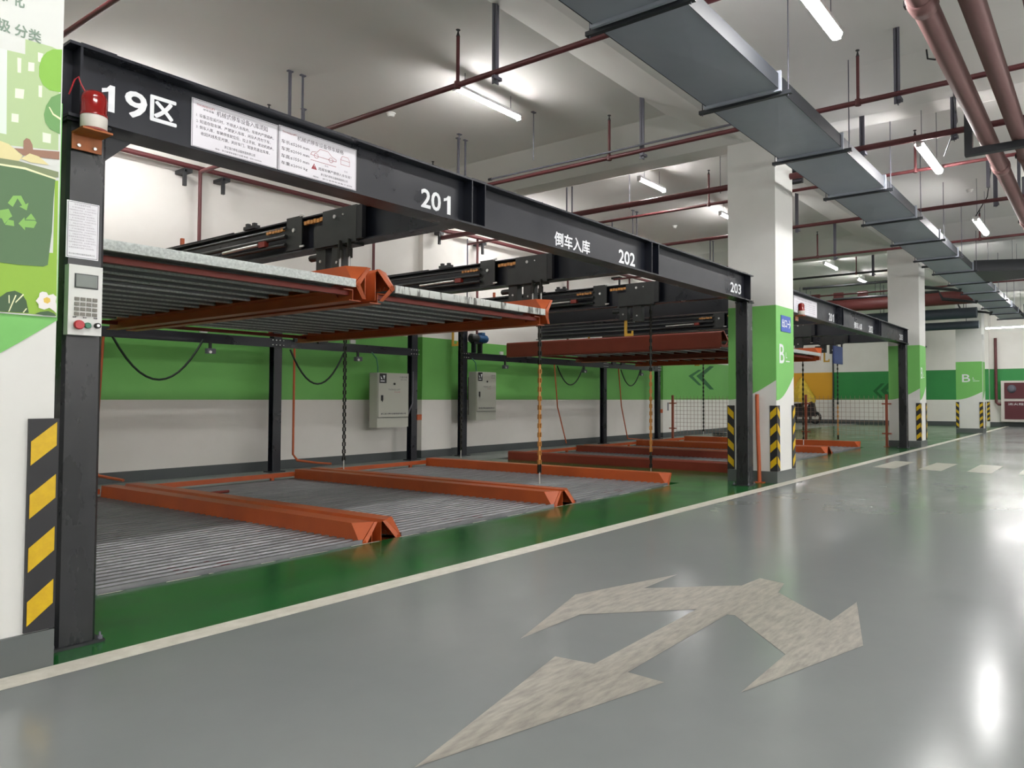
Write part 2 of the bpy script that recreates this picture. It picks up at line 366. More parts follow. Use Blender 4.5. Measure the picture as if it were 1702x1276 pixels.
for yy, zz in ((-2.6, 3.5), (-5.2, 2.9), (-7.8, 2.9), (-10.3, 2.9)):  # lamp rows added out of view to brighten under the raised pallets
    for k in range(10):
        light(-7 + k*3.4, -5.8 + k*3.4, yy, zz, 'added fill tube light out of view on the far right side', drop=CEIL-zz, group='added fill lights on the right side of the garage')
for xa in (-6., 3.2, 9.9, 16.6):  # lamp row added as fill for the back wall and behind the pallets
    light(xa, xa+1.2, 9.3, LZ, 'added fill tube light on the ceiling close to the back wall', group='added fill lights near the back wall')
light(2.4, 3.85, 30.0, 3.70, 'long lit tube light across the far end of the lane', along='y', drop=.9)
light(27.0, 28.2, 6.5, 3.0, 'low hung tube light hidden behind the third column', drop=1.7)
light(10.5, 11.7, 29.0, 4.2, 'lit tube light above the yellow wall', along='y', drop=.4)

# ------------------------------------------------------------------ parking frames
STEN = dict(sign=1)
def frame(ox, n, label):
    t = thing('parking_rack', label, 'parking rack', (ox + 1.26, 3.68, 0), None)
    S, SG = M['steel'], M['steelgrey']
    # front posts
    for (xa, xb, m) in ((1.268, 1.415, M['post']), (8.355, 8.50, M['post'])):
        xa += ox; xb += ox
        p = MB(); p.prism([(xa+.012, 3.718), (xb-.012, 3.718), (xb, 3.73), (xb, 3.878), (xb-.012, 3.89), (xa+.012, 3.89), (xa, 3.878), (xa, 3.73)], 'z', .012, 2.275)
        po = p.build('post', m, t)
        MB().box(xa-.03, xb+.03, 3.70, 3.93, 0, .012).build('base_plate', M['dark'], po)
        for (bx, by) in ((xa-.015, 3.716), (xb+.015, 3.716), (xb+.015, 3.91), (xa-.015, 3.91)):
            MB().lathe((bx, by, .012), [(.011, 0), (.011, .014), (.005, .014), (.005, .03)], 6).build('anchor_bolt', M['strut'], po)
        MB().box(xa-.01, xb+.01, 3.70, 3.89, 2.262, 2.275).build('top_plate', S, po)
        g = MB(); g.prism([(xb, 2.26), (xb+.13, 2.26), (xb, 2.12)] if xa < ox+5 else [(xa, 2.26), (xa-.10, 2.26), (xa, 2.14)], 'y', 3.79, 3.80); g.build('gusset', S, po)
    # front beam: I section
    xa, xb = ox + 1.255, ox + 8.447
    b = MB(); b.prism([(3.68,2.275),(3.86,2.275),(3.86,2.288),(3.775,2.288),(3.775,2.588),(3.86,2.588),(3.86,2.601),(3.68,2.601),(3.68,2.588),(3.765,2.588),(3.765,2.288),(3.68,2.288)], 'x', xa, xb)
    fb = b.build('front_beam', S, t)
    for sx in (1.30, 3.63, 3.757, 6.03, 6.158, 8.36):
        MB().box(ox+sx-.005, ox+sx+.005, 3.682, 3.765, 2.288, 2.588).build('stiffener', S, fb)
    yt = 3.7635
    def T(s, x, z, wd, h, bold=.03): MB().text(s, (ox+x, yt, z), X_, Z_, wd, h, bold).build('lettering', M['whitet'], fb, 'white stencilled ' + ('number' if s.isdigit() else 'characters'))
    def one(x, z, wd, h):
        MB().poly([(ox+x+u*wd, yt, z+v*h) for u, v in ((0,.80),(0,.64),(.50,.74),(.50,0),(1,0),(1,1),(.62,1),(.38,.86))]).build('lettering', M['whitet'], fb, 'white stencilled number')
    if n == 0:
        one(1.408, 2.367, .052, .122); T('9', 1.50, 2.37, .095, .126)
        T('区', 1.607, 2.382, .12, .125, .032)
    T('20', 3.244, 2.329, .172, .128); one(3.442, 2.329, .062, .128); T('倒车入库', 4.635, 2.32, .489, .12, .022); T('202', 5.573, 2.324, .277, .128); T('203', 7.957, 2.346, .30, .122)
    # longitudinal cross beams with hoist gear on their left faces
    for k, cx in enumerate((1.40, 3.79, 6.19, 8.42)):
        cx += ox; z0, z1 = 2.35, 2.645; hw = .07; w = .005
        m = MB(); m.prism([(cx-hw,z0),(cx+hw,z0),(cx+hw,z0+.012),(cx+w,z0+.012),(cx+w,z1-.012),(cx+hw,z1-.012),(cx+hw,z1),(cx-hw,z1),(cx-hw,z1-.012),(cx-w,z1-.012),(cx-w,z0+.012),(cx-hw,z0+.012)], 'y', 3.775, 10.32)
        cb = m.build('cross_beam', S, t)
        if k == 0: continue
        L = cx - hw
        MB().box(L-.004, L+.006, 5.84, 6.07, z0+.02, z1+.02).build('cover_plate', SG, cb)
        MB().lathe((L-.004, 5.95, 2.545), [(.018, 0), (.018, -.012)], 10, 'x').build('pin', M['chrome'], cb, 'bright pin')
        q = MB(); q.box(L-.03, L+.0, 5.05, 5.50, z0-.01, z1-.005); q.box(L-.03, L, 5.5, 5.62, z0-.01, z1-.12); q.build('cover_box', SG, cb)
        MB().box(L-.028, L+.01, 4.98, 5.05, z0+.01, z1-.02).build('side_plate', M['blackp'], cb)
        MB().lathe((L-.03, 5.33, 2.575), [(.016, 0), (.016, -.01)], 10, 'x').build('pin', M['chrome'], cb, 'bright pin')
        MB().lathe((L-.03, 5.22, 2.58), [(.007, 0), (.007, -.008)], 8, 'x').build('pin', M['chrome'], cb, 'bright pin')
        for zz in (z1+.01, z0+.035): MB().box(L-.012, L, 5.80, 5.86, zz, zz+.015).build('bracket', M['chrome'], cb, 'bright metal bracket')
        for (ya, yb, zz) in ((5.50, 5.80, 2.582), (6.08, 6.36, 2.568)):
            q = MB()
            for j in range(int((yb-ya)/.045)): q.box(L-.03, L-.01, ya+j*.045+.004, ya+j*.045+.041, zz-.016 - (j % 2)*.004, zz+.016 - (j % 2)*.004)
            q.build('roller_chain', M['gold'], cb, 'orange roller chain', 'stuff')
        for j, (zz, rr) in enumerate(((2.575, .012), (2.50, .02), (2.425, .018))):
            MB().tube([(L-.02, 6.05, zz), (L-.02, 10.2, zz)], rr, 6).build('guide_rail', SG, cb)
        MB().tube([(L-.045, 6.45, 2.465), (L-.045, 6.55, 2.465), (L-.045, 7.0, 2.458), (L-.045, 7.05, 2.458)], .014, 6).build('turnbuckle', M['chrome'], cb, 'bright turnbuckle')
        MB().box(L-.05, L-.01, 6.34, 6.44, 2.44, 2.49).build('chain_link', M['red'], cb)
        for (ya, yb, zb, nm) in ((5.50, 5.63, 2.15, 0), (5.27, 5.41, 2.12, 1)):
            hk = MB(); hk.box(L+.0, L+.08, ya, yb, zb, z0); ho = hk.build('hook_guide', M['steelgrey'], cb)
            MB().lathe((L, (ya+yb)/2, zb+.08), [(.012, 0), (.012, -.008)], 8, 'x').build('bolt', M['chrome'], cb)
            if nm == 0: MB().tube([(L+.04, yb, 2.28), (L+.04, yb+.13, 2.28)], .03, 8).build('spring_can', SG, cb)
        MB().box(L-.01, L+.10, 5.12, 5.66, z0-.02, z0).build('hook_plate', SG, cb)
        h = MB(); h.box(L+.02, L+.035, 5.52, 5.56, 1.93, 2.15); h.box(L+.02, L+.035, 5.42, 5.52, 1.93, 1.965); h.box(L+.02, L+.035, 5.42, 5.445, 1.965, 2.0)
        h.build('safety_hook', M['hook'], cb, 'yellow safety hook')
        h = MB(); h.box(L+.02, L+.035, 8.90, 8.94, 1.93, 2.35); h.box(L+.02, L+.035, 8.80, 8.90, 1.93, 1.965); h.box(L+.02, L+.035, 8.80, 8.825, 1.965, 2.0)
        h.build('safety_hook', M['hook'], cb, 'yellow safety hook')
        q = MB(); q.box(L-.02, L+.03, 6.55, 6.75, z1, z1+.03); q.box(L-.01, L+.02, 6.58, 6.62, z1+.03, z1+.055); q.box(L-.01, L+.02, 6.69, 6.73, z1+.03, z1+.06); q.build('limit_switch', M['dark'], cb)
        q = MB(); q.tube([(L, 6.95, z1+.005), (L, 10.1, z1+.01)], .006, 5); q.build('cable', M['blackp'], cb)
        MB().box(L+.02, L+.05, 8.0, 8.03, z1, z1+.09).build('lug', M['orangeflat'], cb, 'orange lug')
    # rear posts and rail
    for px in (1.50, 6.13, 8.67):
        px += ox
        p = MB(); w = .062; y0, y1 = 10.18, 10.30
        p.prism([(px-w,y0),(px+w,y0),(px+w,y0+.01),(px+.006,y0+.01),(px+.006,y1-.01),(px+w,y1-.01),(px+w,y1),(px-w,y1),(px-w,y1-.01),(px-.006,y1-.01),(px-.006,y0+.01),(px-w,y0+.01)], 'z', .015, 2.36)
        po = p.build('rear_post', S, t)
        MB().box(px-.11, px+.11, y0-.05, y1+.03, 0, .015).build('base_plate', M['dark'], po)
        q = MB()
        for i in range(4):
            for j in range(2): q.lathe((px-.10+i*.055, 10.155, 1.86+j*.07), [(.009, 0), (.009, -.01)], 6, 'y')
        q.build('bolts', M['chrome'], po, kind='stuff')
    for (sx, sgn) in ((8.67, 1),):
        MB().box(ox+sx+.05, ox+sx+.15, 10.16, 10.19, .70, .80).build('clip', M['orangeflat'], t, 'small orange plate on rear post')
    MB().box(ox+1.44, ox+8.73, 10.165, 10.18, 1.825, 1.955).build('rear_rail', S, t)
    MB().box(ox+1.44, ox+8.73, 10.18, 10.25, 1.94, 1.955).build('rear_rail_lip', S, t)
    for jx in (3.2, 6.35, 6.75): MB().box(ox+jx, ox+jx+.16, 10.12, 10.165, 1.92, 1.98).build('splice_box', M['dark'], t)
    return t
FR1 = frame(0, 0, 'near black steel parking frame with large white zone number')
OX = 8.37
FR2 = frame(OX, 1, 'far black steel parking frame beyond the exit-sign column')

# ------------------------------------------------------------------ pallets
def deck_mesh(W):
    """one corrugated deck panel with folded hanging edges"""
    m = MB(); p = .29 / 3; t = .004
    D = -.058; K = -.044
    top = [(.024, D), (.002, D), (.002, K), (.002, 0)]
    for i in range(3):
        a = i*p + .002
        top += [(a+.030, 0), (a+.042, -.022), (a+.076, -.022), (a+.088, 0)]
    top += [(.285, 0), (.285, -.030), (.279, -.030)]
    bot = [(.279, -.030+t), (.285-t, -.030+t), (.285-t, -t)]
    for i in (2, 1, 0):
        a = i*p + .002
        bot += [(a+.088-t*.5, -t), (a+.076, -.022-t), (a+.042, -.022-t), (a+.030+t*.5, -t)]
    bot += [(.002+t, -t), (.002+t, D+t), (.024, D+t)]
    pts = top + bot; n = len(pts); xa, xb = .175, W-.175
    vs = [(xa, y, z) for y, z in pts] + [(xb, y, z) for y, z in pts]
    m.add(vs, [(i, (i+1) % n, n + (i+1) % n, n + i) for i in range(n)])
    m.mi[0] = m.mi[1] = 1                      # lighter colour paints a lit line along the hanging edge
    return m
def pallet(W, loc, label, group=None, lip='galvlip', paint='orange'):
    t = thing('parking_pallet', label, 'parking pallet', loc, group)
    L = Vector(loc)
    def B(mb, name, m, par=t, lab=None, kind=None, solid=0):
        mb.v = [(a+L.x, b+L.y, c+L.z) for a, b, c in mb.v]; o = mb.build(name, m, par, lab, kind)
        if solid:
            so = o.modifiers.new('Solidify', 'SOLIDIFY'); so.thickness = solid; so.offset = 0
        return o
    d0 = B(deck_mesh(W), 'deck_panel', [M['galv'], M['galvlip']])
    for i in range(1, 15):
        d = d0.copy(); COL.objects.link(d); d.location = (0, i*.29, 0)
    B(MB().box(.172, W-.172, -.012, -.001, -.058, .004), 'front_lip', M[lip], lab='bright galvanised front edge' if lip != 'galv' else None)
    for sd in (0, 1):
        fx = (lambda e: e) if sd == 0 else (lambda e: W - e)
        yb = 4.40; zt = .115
        A = (fx(.175), .115, zt); Bp = (fx(.168), .0, -.03); Cc = (fx(.045), .025, zt)
        m = MB()
        m.add([(fx(.182), .0, -.03), (fx(.175), .115, zt), (fx(.045), .025, zt), (fx(.035), .06, zt-.02),
               (fx(.182), yb, -.03), (fx(.175), yb, zt), (fx(.045), yb, zt), (fx(.035), yb, zt-.02), (fx(.035), .06, -.13), (fx(.035), yb, -.13)],
              [(0,1,5,4), (1,2,6,5), (2,3,7,6), (3,8,9,7), (0,2,1)])
        B(m, 'side_beam', M[paint], solid=.006)
        q = MB(); k = -1 if sd == 0 else 1
        P0, P1, P2 = Vector((fx(.175), -.002, -.03)), Vector((fx(.045), .022, zt)), Vector((fx(.085), .03, -.135))
        n1 = Vector((k*.030, -.004, -.026)); n2 = Vector((k*.030, -.004, .026))
        q.add([P0, P1, P1 + Vector((k*.03, 0, -.002)), P0 + n1], [(0,1,2,3)])
        q.add([P0, P0 + n2, P2 + Vector((k*.035, 0, 0)), P2], [(0,1,2,3)])
        B(q, 'end_rim', M[paint], solid=.005)
        q = MB(); q.prism([(fx(.04), .105), (fx(.065), .105), (fx(.172), -.03), (fx(.09), -.13), (fx(.04), -.13)], 'y', .30, .306); B(q, 'end_plate', M['red'], lab='dark red end plate')
        q = MB(); q.box(min(fx(.10), fx(.185)), max(fx(.10), fx(.185)), .12, yb, -.065, -.057); q.box(min(fx(.10), fx(.107)), max(fx(.10), fx(.107)), .12, yb, -.138, -.06); q.box(min(fx(.03), fx(.135)), max(fx(.03), fx(.135)), .12, yb, -.146, -.138)
        B(q, 'lower_channel', M[paint])
    B(MB().box(.2, W-.2, 4.37, 4.42, .03, .085), 'rear_bar', M['orange'])
    for xx in (.5, W-.5): B(MB().box(xx-.02, xx+.02, 4.37, 4.41, -.06, .03), 'rear_bar_foot', M['orange'])
    ws = B(MB().tube([(.30, 3.55, .022), (.72, 3.55, .022)], .016, 8), 'wheel_stop', M['red'])
    B(MB().tube([(.28, 3.55, .022), (.30, 3.55, .022)], .018, 8), 'stop_cap', M['blackp'], ws)
    q = MB(); rng = random.Random(int(L.x*10))
    for k in range(14):
        x = W*.44 + rng.uniform(-.22, .22); y = .30*0 + rng.choice((.006, .10, .196)) + rng.uniform(0, .02); w = rng.uniform(.03, .08)
        q.poly([(x, y, .0012), (x+w, y+.003, .0012), (x+w*.9, y+rng.uniform(.008, .022), .0012), (x+w*.1, y+.015, .0012)])
    B(q, 'paint_marks', M['redmark'], lab='worn dark red paint marks', kind='stuff')
    for yy in (.16, 4.2): B(MB().box(.10, W-.10, yy, yy+.05, -.10, -.062), 'cross_member', M['red'])
    return t
PYF = 4.64; UY = 4.80; UZ = 1.978; LZ0 = .02
W_ = 2.225
q1 = pallet(W_, (1.415, PYF, LZ0), 'lower orange-edged pallet nearest the camera, behind the near front post', lip='galv')
copy_tree(q1, (3.655, PYF, LZ0))['label'] = 'lower orange-edged pallet in the middle bay of the near frame'
copy_tree(q1, (5.895, PYF, LZ0))['label'] = 'orange-edged pallet lowered on chains in the third bay of the near frame'
copy_tree(q1, (12.05, PYF, LZ0))['label'] = 'second lower pallet of the far frame, mostly behind the exit-sign column'
copy_tree(q1, (14.3, PYF, LZ0))['label'] = 'lowered pallet beside the mesh fence in the far frame'
q2 = pallet(W_, (1.45, UY, UZ), 'raised pallet in first bay of near frame, seen from below beside control panel')
q3 = pallet(W_, (3.70, UY, UZ), 'raised pallet in second bay of near frame, with stained front edge', lip='galvlip2')
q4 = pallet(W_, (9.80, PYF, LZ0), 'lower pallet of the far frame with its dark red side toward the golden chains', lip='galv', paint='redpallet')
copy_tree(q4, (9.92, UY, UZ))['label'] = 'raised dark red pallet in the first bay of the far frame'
copy_tree(q2, (12.2, UY, UZ))['label'] = 'raised pallet in the middle bay of the far frame'
rng = random.Random(3); q = MB(); x = 1.45
while x < 8.1:
    w = rng.uniform(.03, .3); q.poly([(x, PY0-.022, .0016), (x+w, PY0-.022, .0016), (x+w-.01, PY0-.006, .0016), (x+.01, PY0-.004, .0016)]); x += w + rng.uniform(.02, .35)
q.build('chipped_edge', M['line'], floor, 'chipped white line along the pit edge', 'stuff')

# hoisting chains
def chain(x, y, zt, zb, label, gold=None):
    t = thing('hoist_chain', label, 'chain', (x, y, zb))
    def run(za, zc, m, name):
        q = MB(); n = max(1, int((zc-za)/.05))
        for i in range(n):
            z = za + i*(zc-za)/n; h = (zc-za)/n
            if i % 2: q.box(x-.016, x+.016, y-.006, y+.006, z, z+h*1.05)
            else: q.box(x-.022, x-.012, y-.012, y+.012, z, z+h*1.05); q.box(x+.012, x+.022, y-.012, y+.012, z, z+h*1.05)
        q.build(name, m, t, None, 'stuff')
    if gold:
        run(gold[0], gold[1], M['gold'], 'golden_links'); run(gold[1], zt, M['chain'], 'dark_links'); run(zb+.12, gold[0], M['chain'], 'dark_links')
    else: run(zb+.12, zt, M['chain'], 'dark_links')
    MB().tube([(x, y, zb), (x, y, zb+.13)], .008, 6).build('end_rod', M['chrome'], t)
chain(6.275, 5.30, 2.35, .125, 'golden lifting chain hanging to the middle orange rail of the near frame', (.34, 1.45))
chain(8.64, 5.30, 2.35, .0, 'golden lifting chain hanging close to the dark red pallet of the far frame', (.34, 1.45))
chain(6.275, 8.80, 2.35, .1, 'dark lifting chain in front of the green wall left of the first cabinet')
chain(14.65, 5.30, 2.35, .12, 'dark lifting chain by the mesh fence, just right of the exit-sign column')
chain(16.95, 5.30, 2.35, .12, 'dark lifting chain hanging at the middle of the right fence panel', (.14, .95))
chain(16.95, 8.80, 2.35, .12, 'dark lifting chain crossing the green chevron')
chain(8.6, 8.95, 2.35, .1, 'dark lifting chain beside the rear post next to the first cabinet')
for i, (xx, nm) in enumerate(((3.70, 'near frame first pallet'), (6.10, 'near frame second pallet'))):
    for j, yy in enumerate((5.24, 5.12)):
        chain(xx - .02, yy, 2.36, 2.09, 'short dark chain holding the %s, %s of two' % (nm, ('left', 'right')[j]))

# ------------------------------------------------------------------ signs, beacon, control panel on the near frame
def notice(x0, x1, z0, z1, y, label, lines, name='notice_board'):
    t = thing(name, label, 'sign', (x0, y, z0))
    MB().box(x0, x1, y, y+.004, z0, z1).build('board', M['paper'], t)
    w, h = x1-x0, z1-z0; q = MB(); k = .004; s = .0018; yy = y-.0008
    for (a, b, c, d) in ((x0+k, x1-k, z0+k, z0+k+s), (x0+k, x1-k, z1-k-s, z1-k), (x0+k, x0+k+s, z0+k, z1-k), (x1-k-s, x1-k, z0+k, z1-k)):
        q.poly([(a, yy, c), (b, yy, c), (b, yy, d), (a, yy, d)])
    q.build('border', M['ink'], t)
    groups = {}
    for (txt, u, v, wd, ht, m) in lines:
        groups.setdefault(m, MB()).text(txt, (x0 + u*w, yy, z0 + v*h), X_, Z_, wd*w if wd else None, ht*h, 0, 1)
    for m, mb in groups.items(): mb.build('lettering', M[m], t)
    return t
SY = 3.7590
notice(1.793, 2.243, 2.312, 2.556, SY, 'long white parking rules notice on black beam beside the zone number', [
 ('THONGLI-LIFT', .05, .86, .20, .045, 'inkred'), ('停车设备', .12, .80, .12, .04, 'ink'),
 ('机械式停车设备入库须知', .27, .77, .60, .115, 'ink'),
 ('1. 设备正在运行时，不得进入车库内，车库内严禁烟火。', .05, .635, .90, .075, 'ink'),
 ('2. 知道存取车辆，严禁驶入车库，闲杂人员勿下车。', .05, .515, .86, .075, 'ink'),
 ('3. 倒车入库，车辆停放就位后，拉上手刹，发动机熄火，', .05, .395, .90, .075, 'ink'),
 ('收回天线及反光镜，关好车门，驾驶员退出车库。', .10, .275, .80, .075, 'ink'),
 ('浙江浩力停车设备制造有限公司', .36, .14, .36, .06, 'ink'), ('地址：浙江省停车设备工业园 电话：0571-0000000', .26, .06, .54, .04, 'ink')])
p = notice(2.249, 2.742, 2.312, 2.562, SY, 'white vehicle size notice with pink car drawing, right of the rules notice', [
 ('THONGLI-LIFT', .04, .86, .17, .04, 'inkred'), ('机械式停车设备停车规格', .22, .78, .60, .10, 'ink'),
 ('车长≤5200 mm', .03, .62, .34, .09, 'ink'), ('车宽≤2000 mm', .03, .46, .34, .09, 'ink'), ('车高≤1550 mm', .03, .30, .34, .09, 'ink'), ('车重≤2000 kg', .03, .14, .32, .09, 'ink'),
 ('超规车辆严禁停入本车库！', .49, .25, .44, .07, 'ink'), ('浙江浩力停车设备制造有限公司', .52, .14, .36, .055, 'ink'), ('地址：浙江省停车设备工业园', .42, .06, .52, .035, 'ink'),
 ('车长', .57, .37, .05, .045, 'inkgrey'), ('车宽', .83, .37, .05, .045, 'inkgrey')])
q = MB(); yy = SY - .001
def sk(pts, w=.002):
    for a, b in zip(pts, pts[1:]):
        a = Vector((a[0], a[1])); b = Vector((b[0], b[1])); d = (b-a).normalized(); n = Vector((-d.y, d.x)) * w * .5
        q.poly([(*(a+n)[:1], yy, (a+n)[1]), ((b+n)[0], yy, (b+n)[1]), ((b-n)[0], yy, (b-n)[1]), ((a-n)[0], yy, (a-n)[1])])
cx, cz = 2.44, 2.452
sk([(cx, cz), (cx+.01, cz+.018), (cx+.04, cz+.022), (cx+.06, cz+.045), (cx+.11, cz+.045), (cx+.135, cz+.022), (cx+.165, cz+.012), (cx+.165, cz), (cx, cz)])
for wx in (.035, .13): sk([(cx+wx+.014*math.cos(k*.7854), cz+.014*math.sin(k*.7854)) for k in range(9)])
sk([(cx, cz-.03), (cx+.165, cz-.03)]); sk([(cx+.195, cz-.005), (cx+.195, cz+.025), (cx+.205, cz+.045), (cx+.245, cz+.045), (cx+.255, cz+.025), (cx+.255, cz-.005), (cx+.195, cz-.005)]); sk([(cx+.195, cz+.022), (cx+.255, cz+.022)])
q.build('car_drawing', M['inkred'], p, 'pink line drawing of a car')
q = MB(); q.poly([(2.445, yy, 2.372), (2.480, yy, 2.372), (2.4625, yy, 2.405)]); q.build('warning_triangle', M['inkred'], p)
q = MB(); q.text('!', (2.4608, yy-.0005, 2.377), X_, Z_, .003, .02); q.build('mark', M['paper'], p)
# instruction sheet on the post
notice(1.270, 1.391, 1.672, 1.919, 3.7155, 'white paper sheet of operating instructions on the near post', [
 ('停车设备操作说明', .22, .925, .50, .035, 'inkgrey')] + [(('一、按下数字键及确认键，车位板开始运行，', '车辆停稳后拉手刹，人员离开停车位，', '二、设备运行时严禁人员进入，', '如遇紧急情况请按下急停按钮，')[i % 4], .07, .875 - i*.047, (.84, .80, .74, .86)[(i*7) % 4], .028, 'inkgrey') for i in range(16)]
 + [('浙江浩力停车设备制造有限公司', .08, .06, .8, .03, 'ink')], 'instruction_sheet')
# control panel
cp = thing('keypad_box', 'white keypad control box with red and green buttons on near post', 'control panel', (1.33, 3.716, 1.337))
MB().box(1.268, 1.393, 3.672, 3.716, 1.337, 1.637).build('body', M['panel'], cp)
MB().box(1.289, 1.376, 3.669, 3.672, 1.538, 1.600).build('display_bezel', M['dark'], cp)
MB().box(1.293, 1.372, 3.667, 3.6695, 1.543, 1.596).build('display', M['lcd'], cp)
for r in range(4):
    for c in range(4):
        x = 1.290 + c*.0222; z = 1.484 - r*.0215
        k = MB(); k.box(x, x+.017, 3.667, 3.672, z, z+.014); k.build('key', M['key'], cp)
for (txt, x) in (('急停', 1.284), ('复位', 1.322), ('电源', 1.362)): MB().text(txt, (x, 3.6712, 1.409), X_, Z_, .014, .007, .01, 1).build('lettering', M['ink'], cp)
MB().lathe((1.303, 3.672, 1.379), [(.012, 0), (.012, -.012), (.020, -.014), (.020, -.022), (.016, -.026)], 16, 'y').build('emergency_button', M['redbtn'], cp, 'red mushroom button')
MB().lathe((1.339, 3.672, 1.379), [(.013, 0), (.013, -.01), (.010, -.013)], 14, 'y').build('green_button', M['grnbtn'], cp, 'green push button')
ks = MB().lathe((1.375, 3.672, 1.381), [(.012, 0), (.012, -.014), (.009, -.016)], 14, 'y').build('key_switch', M['blackp'], cp, 'black key switch')
MB().lathe((1.375, 3.656, 1.381), [(.006, 0), (.006, -.002)], 10, 'y').build('keyhole', M['chrome'], ks)
# beacon
bc = thing('warning_beacon', 'red domed warning beacon on an orange bracket at top of near post', 'warning light', (1.331, 3.63, 2.135))
MB().lathe((1.331, 3.63, 2.222), [(.047, 0), (.049, .004), (.049, .052), (.047, .056)], 24).build('base', M['lampwhite'], bc, 'off-white base ring')
MB().lathe((1.331, 3.63, 2.214), [(.050, 0), (.050, .008)], 24).build('base_ring', M['red'], bc)
MB().lathe((1.331, 3.63, 2.278), [(.050, 0), (.050, .008), (.047, .010), (.047, .075), (.043, .093), (.032, .106), (.015, .112), (.002, .113)], 24).build('dome', M['lampred'], bc, 'translucent red dome')
MB().lathe((1.331, 3.63, 2.279), [(.020, 0), (.022, .03), (.020, .06), (.008, .07)], 12).build('reflector', M['lampcore'], bc)
for _o in list(bc.children): pass
br = MB(); br.box(1.275, 1.387, 3.585, 3.70, 2.206, 2.214); br.box(1.275, 1.387, 3.694, 3.702, 2.14, 2.214); br.build('bracket', M['rust'], bc, 'rusty orange bracket')
for bx in (1.30, 1.36): MB().lathe((bx, 3.694, 2.158), [(.007, 0), (.007, -.006)], 8, 'y').build('bolt', M['chrome'], bc)
wr = MB().tube([(1.262, 3.70, 2.37), (1.272, 3.672, 2.43), (1.283, 3.664, 2.445), (1.292, 3.666, 2.42), (1.312, 3.667, 2.385), (1.325, 3.69, 2.35)], .003, 6).build('signal_wire', M['redbtn'])
tag(wr, 'thin red loose wire at the left end of the near front beam', 'wire')
# far frame beacon and signs
bc2 = copy_tree(bc, (9.985, 3.63, 2.17)); bc2['label'] = 'red beacon on the far frame, peeking out beside the exit-sign column'
notice(10.04, 11.03, 2.312, 2.556, SY, 'white notice on the far frame beam beside the red beacon', [
 ('机械式停车设备入库须知', .15, .80, .60, .09, 'inkgrey')] + [('设备正在运行时不得进入车库内严禁烟火', .06, .66 - i*.12, .86, .06, 'inkgrey') for i in range(5)])

